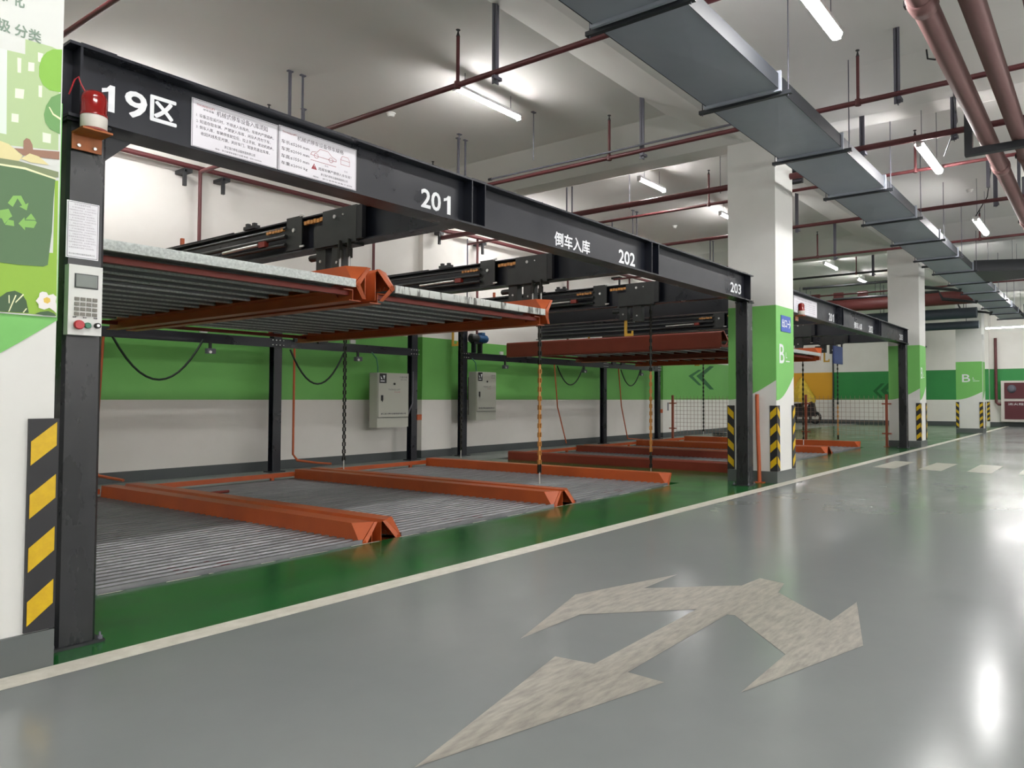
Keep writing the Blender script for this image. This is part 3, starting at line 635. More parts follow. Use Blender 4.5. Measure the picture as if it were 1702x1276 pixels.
# recycling poster on the near column
po = thing('recycling_poster', 'recycling poster with green bin and arrows on the near column', 'poster', (.56, 3.55, 1.39))
MB().box(.56, 1.184, 3.541, 3.547, 1.392, 2.95).build('board', M['p_bg'], po)
PO = [
 ("ground","p_ground",[(.56,1.585),(1.167,1.651),(1.167,1.945),(1.179,1.948),(1.183,1.398),(.56,1.394)]),
 ("block","p_block",[(1.003,2.415),(1.06,2.421),(1.059,2.481),(1.147,2.486),(1.172,2.481),(1.176,2.071),(.989,2.041),(.60,2.05),(.60,2.3),(.8,2.3),(.8,2.09),(1.008,2.086)]),
 ("pale_block","p_pale",[(.82,2.404),(1.003,2.415),(1.008,2.086),(.82,2.08)]),
 ("window","p_win",[(1.035,2.398),(1.048,2.4),(1.048,2.342),(1.037,2.34)]),("window","p_win",[(1.07,2.394),(1.09,2.398),(1.09,2.363),(1.07,2.358)]),
 ("window","p_win",[(1.031,2.275),(1.06,2.28),(1.058,2.242),(1.031,2.237)]),("window","p_win",[(1.105,2.313),(1.117,2.315),(1.117,2.268),(1.106,2.267)]),
 ("window","p_win",[(1.022,2.173),(1.044,2.176),(1.044,2.143),(1.022,2.14)]),("window","p_win",[(1.122,2.129),(1.15,2.13),(1.15,2.092),(1.123,2.09)]),("window","p_win",[(1.1,2.445),(1.118,2.446),(1.11,2.408),(1.101,2.408)]),
 ("leaf","p_leaf",[(1.18,2.488),(1.149,2.477),(1.129,2.457),(1.112,2.425),(1.105,2.387),(1.106,2.35),(1.119,2.32),(1.142,2.306),(1.18,2.311)]),
 ("leaf","p_leaf2",[(1.18,2.308),(1.148,2.28),(1.131,2.239),(1.125,2.202),(1.13,2.172),(1.146,2.149),(1.18,2.138)]),
 ("vein","p_vein",[(1.14,2.237),(1.143,2.239),(1.157,2.216),(1.18,2.206),(1.18,2.197),(1.154,2.21)]),
 ("branch","p_brown",[(1.032,2.039),(1.18,2.067),(1.18,2.034),(1.062,2.018)]),("branch","p_brown",[(1.062,2.018),(1.061,2.076),(1.07,2.09),(1.081,2.088),(1.09,2.069),(1.094,2.036)]),
 ("mound","p_sand",[(.75,2.04),(.989,2.055),(1.015,2.05),(1.06,2.017),(1.043,1.982),(.75,1.985)]),("mound","p_sand",[(1.053,2.003),(1.082,2.032),(1.112,2.028),(1.146,2.003),(1.088,1.997)]),
 ("bin","p_bin",[(.66,1.95),(.991,1.964),(1.075,1.97),(1.168,1.951),(1.164,1.871),(1.161,1.736),(1.15,1.6),(1.136,1.591),(1.055,1.586),(.72,1.586)]),
 ("bin_rim","p_rim",[(.65,1.975),(.99,1.988),(1.048,1.992),(1.178,1.983),(1.178,1.961),(1.168,1.958),(1.048,1.968),(.991,1.966),(.65,1.955)]),
 ("rim_line","p_vein",[(.65,1.953),(.991,1.967),(1.068,1.973),(1.17,1.955),(1.17,1.949),(1.068,1.964),(.991,1.96),(.65,1.947)]),
 ("recycling_arrow","p_arr",[(1.017,1.82),(1.033,1.852),(1.058,1.858),(1.073,1.827),(1.082,1.835),(1.077,1.804),(1.053,1.814),(1.062,1.82),(1.047,1.845),(1.033,1.808)]),
 ("recycling_arrow","p_arr",[(.994,1.787),(1.02,1.798),(1.032,1.771),(1.024,1.763),(1.009,1.737),(1.0,1.757),(.985,1.755),(.992,1.77)]),("recycling_arrow","p_arr",[(1.01,1.734),(1.02,1.756),(1.037,1.755),(1.039,1.734)]),
 ("recycling_arrow","p_arr",[(1.052,1.747),(1.07,1.775),(1.072,1.763),(1.105,1.769),(1.11,1.763),(1.101,1.739),(1.073,1.737),(1.073,1.724)]),("recycling_arrow","p_arr",[(1.073,1.767),(1.091,1.795),(1.107,1.772)]),
 ("bush","p_bush",[(.93,1.42),(1.002,1.454),(1.021,1.474),(1.046,1.483),(1.068,1.474),(1.083,1.448),(1.092,1.401),(.93,1.397)]),
 ("twig","p_vein",[(1.027,1.463),(1.03,1.464),(1.031,1.433),(1.028,1.432)]),("twig","p_vein",[(1.048,1.467),(1.052,1.466),(1.031,1.4),(1.027,1.399)]),("twig","p_vein",[(1.072,1.474),(1.075,1.47),(1.05,1.436),(1.048,1.439)]),("twig","p_vein",[(1.083,1.419),(1.086,1.417),(1.076,1.4),(1.072,1.401)]),
 ("grass_tuft","p_bush",[(1.112,1.4),(1.129,1.409),(1.155,1.415),(1.177,1.406),(1.181,1.397),(1.14,1.396)]),
 ("flower","p_petal",[(1.134,1.49),(1.148,1.489),(1.154,1.478),(1.17,1.485),(1.181,1.475),(1.179,1.455),(1.183,1.436),(1.183,1.407),(1.171,1.419),(1.158,1.428),(1.142,1.419),(1.123,1.424),(1.122,1.439),(1.113,1.451),(1.123,1.468),(1.125,1.484)]),
 ("flower_centre","p_yel",[(1.138,1.462),(1.149,1.47),(1.16,1.465),(1.161,1.453),(1.152,1.444),(1.14,1.448)]),
]
for i, (nm, m, pts) in enumerate(PO):
    MB().poly([(x, 3.5406 - i*.00012, z) for x, z in pts]).build(nm, M[m], po)
for ch, x in (('垃', .915), ('圾', .970), ('分', 1.024), ('类', 1.068)): MB().text(ch, (x, 3.5398, 2.482), X_, Z_, .042, .05, .02).build('lettering', M['p_txt'], po)
for ch, x in (('绿', .965), ('化', 1.018)): MB().text(ch, (x, 3.5398, 2.60), X_, Z_, .036, .055, .02).build('lettering', M['p_txt'], po)

# blue exit sign on the middle column
ex = thing('exit_sign', 'small blue sign with white exit characters and arrow on the column', 'sign', (9.165, 3.547, 1.95))
MB().box(8.995, 9.332, 3.538, 3.546, 1.945, 2.155).build('board', M['signblue'], ex)
MB().text('出口', (9.015, 3.5372, 2.0), X_, Z_, .18, .11, .02).build('lettering', M['whitet'], ex)
q = MB(); q.poly([(9.21, 3.5372, 2.046), (9.285, 3.5372, 2.046), (9.285, 3.5372, 2.062), (9.21, 3.5372, 2.062)])
q.poly([(9.26, 3.5370, 2.0), (9.28, 3.5370, 2.0), (9.32, 3.5370, 2.054), (9.28, 3.5370, 2.108), (9.26, 3.5370, 2.108), (9.298, 3.5370, 2.054)]); q.build('arrow', M['whitet'], ex)

# ------------------------------------------------------------------ cabinets, motor, cables behind the frames
def cabinet(x0, x1, y0, z0, z1, label):
    t = thing('control_cabinet', label, 'electrical cabinet', ((x0+x1)/2, y0 + .1, z0))
    MB().box(x0, x1, y0, y0+.20, z0, z1).build('body', M['cab'], t)
    zs = z0 + (z1-z0)*.19; d = MB(); d.box(x0+.012, x1-.012, y0-.016, y0-.001, zs, z1-.012); do = d.build('door', M['cab'], t)
    MB().box(x0+.01, x1-.01, y0-.012, y0-.001, zs-.012, zs-.004).build('door_gap', M['cabdark'], t)
    W, H = x1-x0, z1-z0; yf = y0-.0165
    q = MB(); q.box(x0+.03, x0+.03+W*.22, yf-.001, yf+.001, z1-H*.19, z1-.012); lg = q.build('logo_label', M['blackp'], do, 'black square logo label')
    q = MB(); q.box(x0+.05, x0+.055+W*.12, yf-.002, yf-.001, z1-H*.16, z1-H*.145); q.poly([(x0+.05, yf-.002, z1-H*.06), (x0+.09, yf-.002, z1-H*.12), (x0+.06, yf-.002, z1-H*.12)]); q.poly([(x0+.10, yf-.002, z1-H*.05), (x0+.14, yf-.002, z1-H*.05), (x0+.12, yf-.002, z1-H*.13)]); q.build('logo_mark', M['whitet'], do)
    MB().lathe((x0+W*.52, y0-.016, z1-H*.20), [(.018, 0), (.018, -.01), (.012, -.012)], 12, 'y').build('lock', M['blackp'], do)
    h = MB(); h.box(x0+W*.10, x0+W*.16, y0-.026, y0-.016, zs+H*.30, zs+H*.40); h.tube([(x0+W*.13, y0-.03, zs+H*.40), (x0+W*.13, y0-.03, zs+H*.28)], .006, 6); h.build('handle', M['dark'], do)
    for (tx, uu, zz, ww, hh, bo) in (('三层升降', .68, z1-H*.09, .26, .035, 0), ('停车设备', .72, z1-H*.13, .2, .02, 0), ('THONGLI-LIFT', .33, z1-H*.32, .38, .028, 0), ('浙江浩力停车设备制造有限公司', .10, zs+H*.045, .8, .03, .03)):
        MB().text(tx, (x0+W*uu, yf, zz), X_, Z_, W*ww, H*hh, bo).build('lettering', M['ink'], do)
    MB().text('停车设备', (x0+W*.52, yf, z1-H*.36), X_, Z_, W*.19, H*.02).build('lettering', M['inkred'], do)
    for (a, b) in ((x0+.06, z0-.0), (x1-.06, z0-.0)): MB().box(a-.02, a+.02, y0+.20, y0+.26, z0+.1, z1-.1).build('mounting_bracket', M['dark'], t)
cabinet(7.76, 8.40, 10.02, .60, 1.505, 'grey electrical cabinet left of the rear posts, near frame')
cabinet(9.97, 10.50, 9.98, .67, 1.59, 'grey electrical cabinet right of the rear posts, under blue motor')
def gearmotor(x, y, z, label):
    t = thing('gear_motor', label, 'motor', (x, y, z))
    MB().lathe((x, y, z), [(.055, 0), (.075, .01), (.075, .22), (.06, .24), (.02, .25)], 18, 'x').build('motor_body', M['motor'], t)
    q = MB()
    for k in range(8): q.lathe((x+.03+k*.022, y, z), [(.080, 0), (.080, .006)], 18, 'x')
    q.build('cooling_fins', M['motor'], t, kind='stuff')
    MB().lathe((x-.20, y, z), [(.05, 0), (.085, .02), (.085, .17), (.065, .2)], 14, 'x').build('gearbox', M['steelgrey'], t)
    MB().box(x+.06, x+.15, y-.05, y+.05, z+.07, z+.12).build('terminal_box', M['motor'], t)
    q = MB(); q.box(x-.14, x+.10, y-.05, y+.05, z-.10, z-.07); q.box(x-.12, x-.08, y-.05, y+.05, z-.28, z-.10); q.box(x+.04, x+.08, y-.05, y+.05, z-.28, z-.10); q.build('mount', M['steel'], t)
gearmotor(10.12, 10.10, 2.23, 'blue gear motor above the rear rail of the far frame')
bp = thing('blue_panel', 'dark blue sheet panel hanging at the right end of the far frame', 'panel', (15.75, 4.9, 1.83))
MB().box(15.45, 16.05, 4.90, 4.93, 1.83, 2.21).build('sheet', M['blue'], bp)
MB().box(15.45, 15.49, 4.90, 4.93, 2.21, 2.36).build('strap', M['dark'], bp); MB().box(16.01, 16.05, 4.90, 4.93, 2.21, 2.36).build('strap', M['dark'], bp)
def droop(a, b, sag, label, r=.014, m='cable', n=14, x=None):
    a = Vector(a); b = Vector(b); pts = []
    for i in range(n+1):
        u = i/n; p = a.lerp(b, u); p.z -= sag * 4*u*(1-u); pts.append(p)
    o = MB().tube(pts, r, 7).build('cable_loop', M[m]); tag(o, label, 'cable'); return o
droop((3.95, 10.1, 1.83), (5.02, 10.1, 1.86), .53, 'dark cable loop on the green wall beside the control panel')
droop((6.27, 10.1, 1.80), (7.18, 10.1, 1.80), .50, 'dark cable loop between rear posts near first cabinet')
droop((12.55, 10.1, 1.80), (13.5, 10.1, 1.82), .42, 'dark cable loop right of the golden chain')
droop((15.05, 10.1, 1.80), (15.95, 10.1, 1.82), .40, 'dark cable loop left of the last rear post')
def hose(pts, label, m='orangeflat', r=.016, name='conduit'):
    o = MB().tube(pts, r, 8).build(name, M[m]); tag(o, label, 'conduit'); return o
hose([(6.35, 10.12, 1.82), (6.35, 10.12, .25), (6.38, 10.05, .16), (6.5, 9.75, .13), (6.6, 9.55, .12)], 'orange conduit running down beside the second rear post')
hose([(3.86, 10.12, 1.82), (3.79, 10.1, .25), (3.79, 10.0, .16), (3.9, 9.6, .12)], 'orange conduit behind the near front post')
hose([(12.45, 10.1, 1.82), (12.5, 10.05, .9), (12.75, 10.0, .1)], 'thin orange conduit slanting to the floor right of the first golden chain', r=.014)
hose([(14.95, 10.1, 1.82), (15.0, 10.05, .9), (15.2, 10.0, .1), (15.7, 9.6, .04)], 'thin orange conduit slanting to the floor near last rear posts', r=.014)
hose([(7.72, 10.12, 1.84), (7.80, 10.1, 1.74), (7.83, 10.1, 1.6), (7.83, 10.1, 1.50)], 'pale green cable entering the top of the first cabinet', 'grnbtn', .01)
hose([(9.94, 10.06, 1.84), (10.03, 10.06, 1.76), (10.05, 10.06, 1.6)], 'pale green cable entering the top of the second cabinet', 'grnbtn', .01)
hose([(8.60, 10.14, 1.55), (8.59, 10.14, 1.0), (8.45, 10.08, .82), (8.41, 10.05, .78)], 'grey cable curving down the rear post into the first cabinet', 'strut', .011)
for i, (x, lab) in enumerate(((5.12, 'small grey socket under rear rail, over the first cable loop'), (7.45, 'small grey socket under rear rail above the first cabinet'), (10.9, 'small grey socket under rear rail right of the motor'), (13.55, 'small grey socket right of the third cable loop'), (16.0, 'small grey socket by the last rear post'))):
    t = thing('limit_switch', lab, 'switch', (x, 10.1, 1.70))
    MB().box(x-.015, x+.015, 10.10, 10.13, 1.74, 1.84).build('arm', M['dark'], t)
    MB().box(x-.055, x+.055, 10.07, 10.14, 1.68, 1.75).build('body', M['strut'], t)
    MB().lathe((x-.02, 10.07, 1.70), [(.02, 0), (.02, -.01)], 8, 'y').build('roller', M['chrome'], t)
    MB().box(x-.12, x-.03, 10.13, 10.16, 1.96, 2.02).build('plate', M['panel'], t)

# ------------------------------------------------------------------ fire pipes under the ceiling
PZ = 4.06
def ypipe(x, y0, y1, r, label, ups=(), z=PZ, struts=(), m='pipe', dip=False):
    t = thing('sprinkler_pipe', label, 'fire pipe', (x, (y0+y1)/2, z))
    MB().tube([(x, y0, z), (x, y1, z)], r, 10).build('pipe', M[m], t)
    for yy in ups:
        u = MB(); u.tube([(x, yy, z), (x, yy, z+.47)], .017, 8); uo = u.build('riser', M['pipe'], t)
        MB().lathe((x, yy, z-.0), [(r*1.25, -r*1.2), (r*1.25, r*1.2)], 8).build('tee', M['pipe'], t)
        MB().lathe((x, yy, z+.47), [(.02, 0), (.012, .025), (.006, .05), (.022, .062), (.022, .066)], 8).build('sprinkler_head', M['dark'], uo, 'small dark sprinkler head')
    for yy in struts:
        s = MB(); s.box(x-.006, x+.05, yy-.004, yy+.004, z-.10, CEIL); s.box(x-.006, x+.002, yy-.03, yy+.03, z-.10, CEIL); so = s.build('strut', M['strut'], t)
        MB().box(x-.05, x+.05, yy-.045, yy-.01, z-.075, z-.045).build('clamp', M['strut'], so)
    return t
ypipe(2.38, -4, 9.9, .020, 'thin red pipe at the top left corner above the beacon', (5.1,), struts=(7.5,))
ypipe(4.865, -3.8, 9.9, .026, 'red sprinkler pipe ending above the first tube light', (5.14, 8.35, 2.08), struts=(4.66,))
ypipe(7.40, -3.8, 9.9, .026, 'red sprinkler pipe with grey conduit, left of the white cross beam', (5.14, 8.33, 2.08), struts=(4.66, 1.70))
ypipe(8.80, -3.8, 2.6, .035, 'dark red pipe crossing above the second hanging light', struts=(2.43, 1.42))
ypipe(9.375, 2.9, 10.3, .042, 'thicker red pipe left of the exit-sign column')
ypipe(10.045, -3.8, 10.3, .022, 'thin red pipe behind the exit-sign column top', (5.11, 8.45, 2.09), struts=())
ypipe(12.2, -3.8, 10.3, .030, 'red pipe right of the exit-sign column near the duct', struts=(4.5, 1.4))
ypipe(15.03, -3.8, 10.3, .024, 'red pipe over the far frame with a tall strut', (5.10, 2.0), struts=(4.73,))
ypipe(17.5, 3.1, 10.3, .026, 'dark pipe left of the third column top', (5.0,), struts=(4.61,), m='dark')
ypipe(20.8, -3.8, 10.3, .022, 'thin dark red pipe beyond the third column')
def jog(x, label):
    o = MB().tube([(x, 7.0, 4.1), (x, 4.0, 4.1), (x, 3.9, 3.88), (x, 3.2, 3.76), (x, 3.05, 3.72), (x, 2.95, 3.95), (x, 2.8, 4.0)], .035, 8).build('jogged_pipe', M['dark']); tag(o, label, 'pipe')
for x, lab in ((19.4, 'dark bent pipe right of third column top'), (22.0, 'dark bent pipe midway between third and fourth columns'), (25.0, 'dark bent pipe over the fourth column')): jog(x, lab)
o = MB().tube([(7.36, 3.2, 4.115), (7.36, 7.1, 4.115)], .013, 7).build('steel_conduit', M['strut']); tag(o, 'grey steel conduit lying along the red pipe beside the cross beam', 'conduit')
MB().lathe((7.36, 7.1, 4.115), [(.02, 0), (.02, .05), (.012, .06)], 8, 'y').build('end_fitting', M['blackp'], o)
# threaded rods hanging behind the front beam
for i, (x, y, r) in enumerate([(4.637,7.55,.018),(4.779,7.53,.012),(7.16,7.55,.014),(7.06,7.42,.008),(7.27,7.52,.014),(9.66,7.58,.013),(9.74,7.53,.013),(11.8,7.64,.014),(11.94,7.64,.014),(15.0,7.6,.014),(15.15,7.6,.014),(7.035,6.06,.006),(9.694,6.34,.006),(9.71,4.75,.006),(5.35,8.4,.014),(12.2,8.4,.014)]):
    L_ = ['dark ceiling hanger rod, thicker of the pair above the notices','thin hanger rod beside the thick one above the notices','left hanger rod of three above stencil 201','thin middle hanger wire of three above stencil 201','right hanger rod of three above stencil 201','left rod of the pair above the reversing stencil','right rod of the pair above the reversing stencil','left rod of the pair above stencil 202','right rod of the pair above stencil 202','left rod of the pair over the far notice','right rod of the pair over the far notice','thin wire holding the grey conduit','thin wire beside the second ceiling light','thin wire close to the exit-sign column','short rod between the notices and 201','short rod over the far frame beam'][i]
    t = thing('hanger_rod', L_, 'hanger', (x, y, 3.85 if r > .01 else 4.1))
    MB().tube([(x, y, 3.85 if r > .01 else 4.1), (x, y, CEIL)], r, 6).build('rod', M['strut'], t)
    MB().box(x-.03, x+.03, y-.02, y+.02, CEIL-.012, CEIL).build('anchor_plate', M['strut'], t)
for x, y, lab in ((6.05, 7.6, 'white smoke detector above notices and 201'), (13.35, 7.6, 'white smoke detector left of the exit-sign column'), (13.9, 2.0, 'smoke detector above the third hanging light')):
    t = thing('smoke_detector', lab, 'smoke detector', (x, y, CEIL))
    MB().lathe((x, y, CEIL-.012), [(.06, 0), (.06, .012)], 16).build('base', M['smoke'], t); MB().lathe((x, y, CEIL-.05), [(.03, 0), (.045, .015), (.05, .038)], 16).build('head', M['smoke'], t)
# red pipe along the back wall with drops
t = thing('wall_pipe', 'red fire pipe running along the top of the back wall', 'fire pipe', (10, 10.42, 4.22))
MB().tube([(1.5, 10.40, 4.24), (9.6, 10.40, 4.24), (9.9, 10.3, 4.24), (21.5, 10.3, 4.24)], .035, 10).build('pipe', M['pipe'], t)
for x in (5.09, 7.95, 10.4, 13.3, 15.9, 17.3):
    MB().tube([(x, 10.40, 4.24), (x, 10.40, 2.25 if x > 6 else 2.3)], .024, 8).build('drop_pipe', M['pipe'], t)
for x in (4.85, 5.36, 9.33, 10.45, 15.3):
    b = MB(); b.box(x-.03, x+.01, 10.28, 10.32, 3.93, 4.15); b.box(x-.02, x+.08, 10.28, 10.55, 4.12, 4.17); b.build('wall_bracket', M['dark'], t, 'black wall bracket')
o = MB().tube([(10.15, 10.42, 4.20), (10.15, 10.42, 2.3)], .014, 6).build('wall_conduit', M['strut']); tag(o, 'thin grey conduit down the wall beside the red drop pipe', 'conduit')

# ------------------------------------------------------------------ air duct and red main pipes
DY0, DY1, DZ0, DZ1 = 2.37, 3.07, 3.77, 3.90
FX = [-6.5 + 1.78*i for i in range(22)]
FX = [x - (FX[7] - 6.0) for x in FX if x - (FX[7] - 6.0) < 28]
dt = thing('air_duct', 'long grey sheet metal air duct under the ceiling beside the columns', 'air duct', (10, 2.73, DZ0))
for a, b in zip(FX, FX[1:]):
    s = MB(); s.box(a+.012, b-.012, DY0, DY1, DZ0, DZ1); so = s.build('duct_section', M['duct'], dt)
    for ya, yb in ((DY0-.005, DY0), (DY1, DY1+.005)): MB().box(a+.014, b-.014, ya, yb, DZ0-.004, DZ1).build('side_shade', M['ductbar'], so, 'dark strip painting shade onto the duct side')  # dark strips put shade into the colour of the duct sides
    s = MB(); mx = (a+b)/2
    s.add([(a+.05, DY0+.03, DZ0), (b-.05, DY0+.03, DZ0), (b-.05, DY1-.03, DZ0), (a+.05, DY1-.03, DZ0), (mx, (DY0+DY1)/2, DZ0-.012)], [(0,1,4),(1,2,4),(2,3,4),(3,0,4)]); s.build('crease_panel', M['duct'], so)
for a in FX:
    s = MB(); w = .025
    s.box(a-.014, a+.014, DY0-w, DY1+w, DZ0-w, DZ0); s.box(a-.014, a+.014, DY0-w, DY1+w, DZ1, DZ1+w); s.box(a-.014, a+.014, DY0-w, DY0, DZ0, DZ1); s.box(a-.014, a+.014, DY1, DY1+w, DZ0, DZ1)
    s.build('flange', M['duct'], dt)
    MB().box(a+.03, a+.07, DY0-.10, DY1+.10, DZ0-.045, DZ0-.012).build('trapeze_bar', M['ductbar'], dt, 'dark angle iron hanger bar')
    for yy in (DY0-.07, DY1+.07): MB().tube([(a+.05, yy, DZ0-.06), (a+.05, yy, CEIL)], .006, 5).build('threaded_rod', M['strut'], dt)
v = thing('louvre_vent', 'small dark louvre beside the top of exit-sign column', 'vent', (9.5, 3.52, 4.0))
MB().box(9.50, 9.56, 3.43, 3.58, 4.0, 4.27).build('frame', M['dark'], v)
for k in range(5): MB().box(9.485, 9.50, 3.44, 3.57, 4.015+k*.05, 4.04+k*.05).build('louvre_blade', M['strut'], v)
bd = thing('branch_duct', 'dark branch duct leaving the main duct to the right', 'air duct', (17.5, 1.7, 3.8))
s = MB(); s.prism([(16.8, 2.36), (18.6, 2.36), (18.3, 1.2), (17.3, 1.2)], 'z', 3.75, 3.98); s.build('duct_section', M['ductbar'], bd); s = MB(); s.box(17.25, 18.35, -2.2, 1.2, 3.75, 3.98); s.build('duct_section', M['ductbar'], bd)
def main_pipe(y, z, r, label, coup, x1=16.6):
    t = thing('main_pipe', label, 'fire pipe', (6, y, z))
    MB().tube([(-8, y, z), (x1, y, z)], r, 20).build('pipe', M['bigpipe'], t)
    for x in coup:
        MB().lathe((x, y, z), [(r, -.09), (r*1.14, -.085), (r*1.14, -.03), (r*1.2, -.02), (r*1.2, .02), (r*1.14, .03), (r*1.14, .085), (r, .09)], 20, 'x').build('coupling', M['bigpipe'], t)
        MB().box(x-.03, x+.03, y+r*1.1, y+r*1.35, z-.02, z+.02).build('bolt', M['dark'], t)
main_pipe(1.075, 3.90, .09, 'thick dusty red main pipe at top right, nearer the lights', (5.45, 9.9, 13.2))
main_pipe(.775, 3.90, .085, 'thick dusty red main pipe at top right, second from the lights', (9.6, 14.0))
main_pipe(.40, 3.90, .08, 'thick red main pipe cut by the right edge', (8.2,))
for i, x in enumerate((8.75, 15.5, 2.2)):
    t = thing('pipe_bracket', ('black channel frame carrying the red main pipes', 'second black channel frame carrying main pipes further along', 'black channel frame overhead nearer the camera')[i], 'bracket', (x, .8, 3.76))
    MB().box(x-.04, x+.04, .1, 1.30, 3.735, 3.81).build('cross_bar', M['ductbar'], t)
    MB().box(x-.04, x+.04, 1.22, 1.30, 3.81, CEIL if i else 4.20).build('upright', M['ductbar'], t)
    MB().box(x-.04, x+.04, .1, .18, 3.81, CEIL).build('upright', M['ductbar'], t)
    MB().tube([(x, 1.26, 3.8), (x, 1.26, CEIL)], .01, 6).build('threaded_rod', M['strut'], t)
hose([(8.00, 1.54, 4.70), (8.0, 1.53, 4.60), (8.02, 1.46, 4.58), (8.03, 1.36, 4.66), (8.35, 1.36, 4.55), (8.9, 1.40, 4.2), (9.6, 1.66, 4.05)], 'black cable hanging from the ceiling to the second hanging light', 'blackp', .009, 'hanging_cable')
hose([(12.6, 1.5, 4.70), (12.9, 1.6, 4.3), (13.1, 1.8, 4.06)], 'black cable hanging to the third hanging light', 'blackp', .009, 'hanging_cable')
for i, (x, y) in enumerate(((11.0, 1.35), (11.8, 1.05), (13.6, 1.15), (14.6, .8))):
    t = thing('strut_post', ('grey strut hanging above the third hanging light', 'grey strut hanging near the main pipes past the bracket', 'grey strut behind the third light', 'grey strut beside the far main pipes')[i], 'hanger', (x, y, 3.9))
    MB().box(x-.03, x+.03, y-.02, y+.02, 3.95, CEIL).build('strut', M['strut'], t)
# distant services between the far columns
for i, (x, y0, y1, z, r, m, lab) in enumerate(((23.0, 3.25, 10.4, 4.02, .20, 'pinkduct', 'wide red pipe crossing behind the far columns'), (23.6, 3.25, 10.4, 3.62, .16, 'fardark', 'dark duct crossing under the wide red pipe'), (24.0, 3.25, 10.4, 3.30, .12, 'fardark', 'lower dark duct crossing behind the far columns'))):
    sp = thing('service_pipe', lab, 'pipe', (x, 6.8, z)); MB().tube([(x, y0, z), (x, y1, z)], r, 14).build('pipe', M[m], sp)
    for yy in (3.6, 6.0, 8.4, 10.0): MB().tube([(x, yy, z), (x, yy, CEIL)], .01, 6).build('hanger_rod', M['strut'], sp)
for i in range(5):
    yy = 6.2 + i*.75
    o = MB().box(22.85, 22.95, yy, yy+.3, 4.2, 4.42).build('cable_tray_piece', M['pinkduct']); tag(o, '%s small pinkish tray piece over the wide red pipe, counted from the fourth column' % ['first','second','third','fourth','fifth'][i], 'tray', 'tray pieces above the wide red pipe')
o = MB().box(26.0, 27.5, -3, 2.25, 3.7, 4.05).build('far_duct', M['fardark']); tag(o, 'dark duct across the far end right of the fourth column', 'air duct')
t = thing('wall_box', 'small dark box on the far wall between third and fourth columns', 'box', (32.3, 6.7, 3.2))
MB().box(32.25, 32.5, 6.45, 7.0, 3.3, 3.6).build('body', M['fardark'], t); MB().box(32.3, 32.5, 6.4, 7.05, 3.24, 3.3).build('shelf', M['strut'], t)

# ------------------------------------------------------------------ fence, scooter, hydrant, small far items
fe = thing('mesh_fence', 'orange posted wire mesh fence beyond the far frame', 'fence', (17.1, 7.0, 0))
FXX = 17.10
for yy in (9.80, 8.0, 6.12, 4.24):
    fp = MB().box(FXX-.025, FXX+.025, yy-.025, yy+.025, .01, 1.18).build('fence_post', M['fence'], fe)
    MB().box(FXX-.06, FXX+.06, yy-.06, yy+.06, 0, .01).build('base_plate', M['fence'], fp)
    for zz in (.28, .95): MB().box(FXX-.03, FXX+.03, yy-.10, yy+.10, zz, zz+.03).build('clip', M['fence'], fp)
q = MB(); n = 0
yy = 4.32
while yy < 9.75: q.box(FXX-.003, FXX+.003, yy-.003, yy+.003, .14, 1.15); yy += .105
zz = .14
while zz < 1.16: q.box(FXX-.003, FXX+.003, 4.30, 9.74, zz-.003, zz+.003); zz += .105
q.build('wire_mesh', M['wire'], fe, kind='stuff')
bo = MB().box(17.9, 17.95, 10.42, 10.44, .75, .98).build('wall_outlet', M['strut']); tag(bo, 'small grey outlet on the pilaster left of the fence', 'outlet')
op = thing('bent_orange_post', 'dented orange pipe standing at the foot of the exit-sign column', 'pipe', (8.79, 3.80, 0))
MB().tube([(8.785, 3.762, .0), (8.785, 3.768, .3), (8.79, 3.785, .7), (8.785, 3.79, 1.13)], .026, 8).build('pipe', M['orangeflat'], op)
MB().box(8.74, 8.83, 3.70, 3.83, 0, .012).build('foot', M['orangeflat'], op)
o = MB().tube([(32.4, 10.33, .02), (32.4, 10.33, 3.2)], .035, 8).build('wall_riser', M['dark']); tag(o, 'thin dark pipe on the far wall between yellow and green paint', 'pipe')
# covered scooter
sx, sy = 31.2, 11.3
st = thing('scooter', 'parked scooter half hidden under a yellow rain cover by yellow wall', 'scooter', (sx, sy, 0))
for yy in (sy-.55, sy+.55):
    q = MB(); R, r, N, K = .22, .06, 20, 8
    vs = [(sx + r*math.sin(b), yy + (R+r*math.cos(b))*math.cos(a), R + r + (R+r*math.cos(b))*math.sin(a)) for a in [2*math.pi*i/N for i in range(N)] for b in [2*math.pi*j/K for j in range(K)]]
    q.add(vs, [(i*K+j, i*K+(j+1) % K, ((i+1) % N)*K+(j+1) % K, ((i+1) % N)*K+j) for i in range(N) for j in range(K)], True); q.build('wheel', M['blackp'], st)
q = MB(); q.prism([(sy-.6,.35),(sy-.2,.3),(sy+.2,.3),(sy+.65,.4),(sy+.7,.85),(sy+.1,.9),(sy-.15,.55),(sy-.35,.95),(sy-.5,.9)], 'x', sx-.14, sx+.14); q.build('body', M['scooter'], st)
q = MB(); ring = []
prof = [(.95, .62, .30), (1.15, .58, .28), (1.45, .40, .22), (1.75, .25, .14), (2.0, .06, .05)]
for (z, ry, rx) in prof:
    for j in range(12):
        a = 2*math.pi*j/12; k = 1 + .12*math.sin(3*a + z*4); ring.append((sx + rx*k*math.cos(a), sy + .05 + ry*k*math.sin(a), z + .04*math.sin(5*a)))
q.add(ring, [(i*12+j, i*12+(j+1) % 12, (i+1)*12+(j+1) % 12, (i+1)*12+j) for i in range(len(prof)-1) for j in range(12)] + [tuple(range(48, 60))], True); q.build('rain_cover', M['cover'], st)
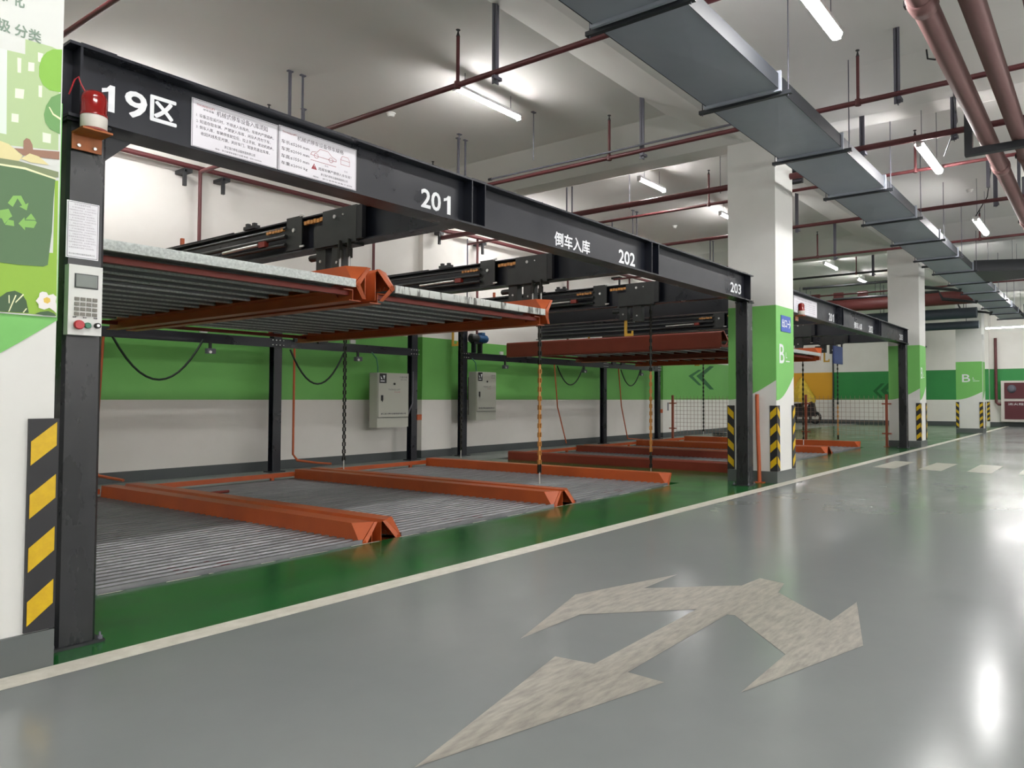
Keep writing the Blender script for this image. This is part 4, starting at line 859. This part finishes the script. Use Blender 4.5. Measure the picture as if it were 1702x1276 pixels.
MB().tube([(sx, sy-.55, .3), (sx, sy-.40, 1.0)], .03, 8).build('fork', M['strut'], st)
# hydrant cabinet
hy = thing('hydrant_cabinet', 'white framed fire hydrant cabinet with dark red doors at right edge', 'hydrant cabinet', (32.2, 2.6, .2))
MB().box(32.2, 32.5, 1.6, 3.62, .2, 1.80).build('body', M['hydw'], hy)
for (a, b, c, d) in ((2.68, 3.5, 1.10, 1.72), (2.68, 3.5, .30, 1.0), (1.72, 2.55, 1.10, 1.72), (1.72, 2.55, .30, 1.0)):
    dd = MB().box(32.175, 32.2, a, b, c, d).build('door', M['hydr'], hy)
    if c > 1: MB().lathe((32.175, (a+b)/2+.15, c+.38), [(.16, 0), (.16, -.02), (.05, -.03)], 16, 'x').build('hose_reel', M['strut'], dd)
    else: MB().text('消火栓', (32.17, b-.12, d-.16), (0, -1, 0), Z_, .55, .09).build('lettering', M['whitet'], dd)
o = MB().tube([(32.3, 3.80, 3.5), (32.3, 3.80, .95), (32.3, 3.72, .88), (32.3, 3.60, .88)], .055, 10).build('hydrant_pipe', M['pipe']); tag(o, 'dark red pipe going down the far wall into the hydrant cabinet', 'fire pipe')
fg = struct(MB().box(32.3, 32.52, 4.05, 4.45, 0, CEIL), 'far_pilaster', M['wall'])
MB().box(32.295, 32.3, 4.05, 4.45, GB, 2.28).build('paint_band', M['wallgreen2'], fg); guard(fg, 32.3, 4.05, 1, 1, .2, .98)
t = thing('column_switch', 'small white switch box on the right edge of the fourth column', 'switch', (25.6, 3.36, 2.6))
MB().box(25.56, 25.68, 3.34, 3.40, 2.95, 3.12).build('body', M['panel'], t); MB().box(25.59, 25.62, 3.385, 3.40, 1.0, 2.95).build('conduit', M['panel'], t)
t = thing('cable_coil', 'dark clump of tied cable on the floor by the fence', 'cable', (18.3, 7.6, 0))
for k in range(3): MB().tube([(18.3+.12*math.cos(a+k), 9.0+.2*math.sin(a+k), .03+.05*k) for a in [i*.5 for i in range(13)]], .018, 6).build('coil', M['blackp'], t)
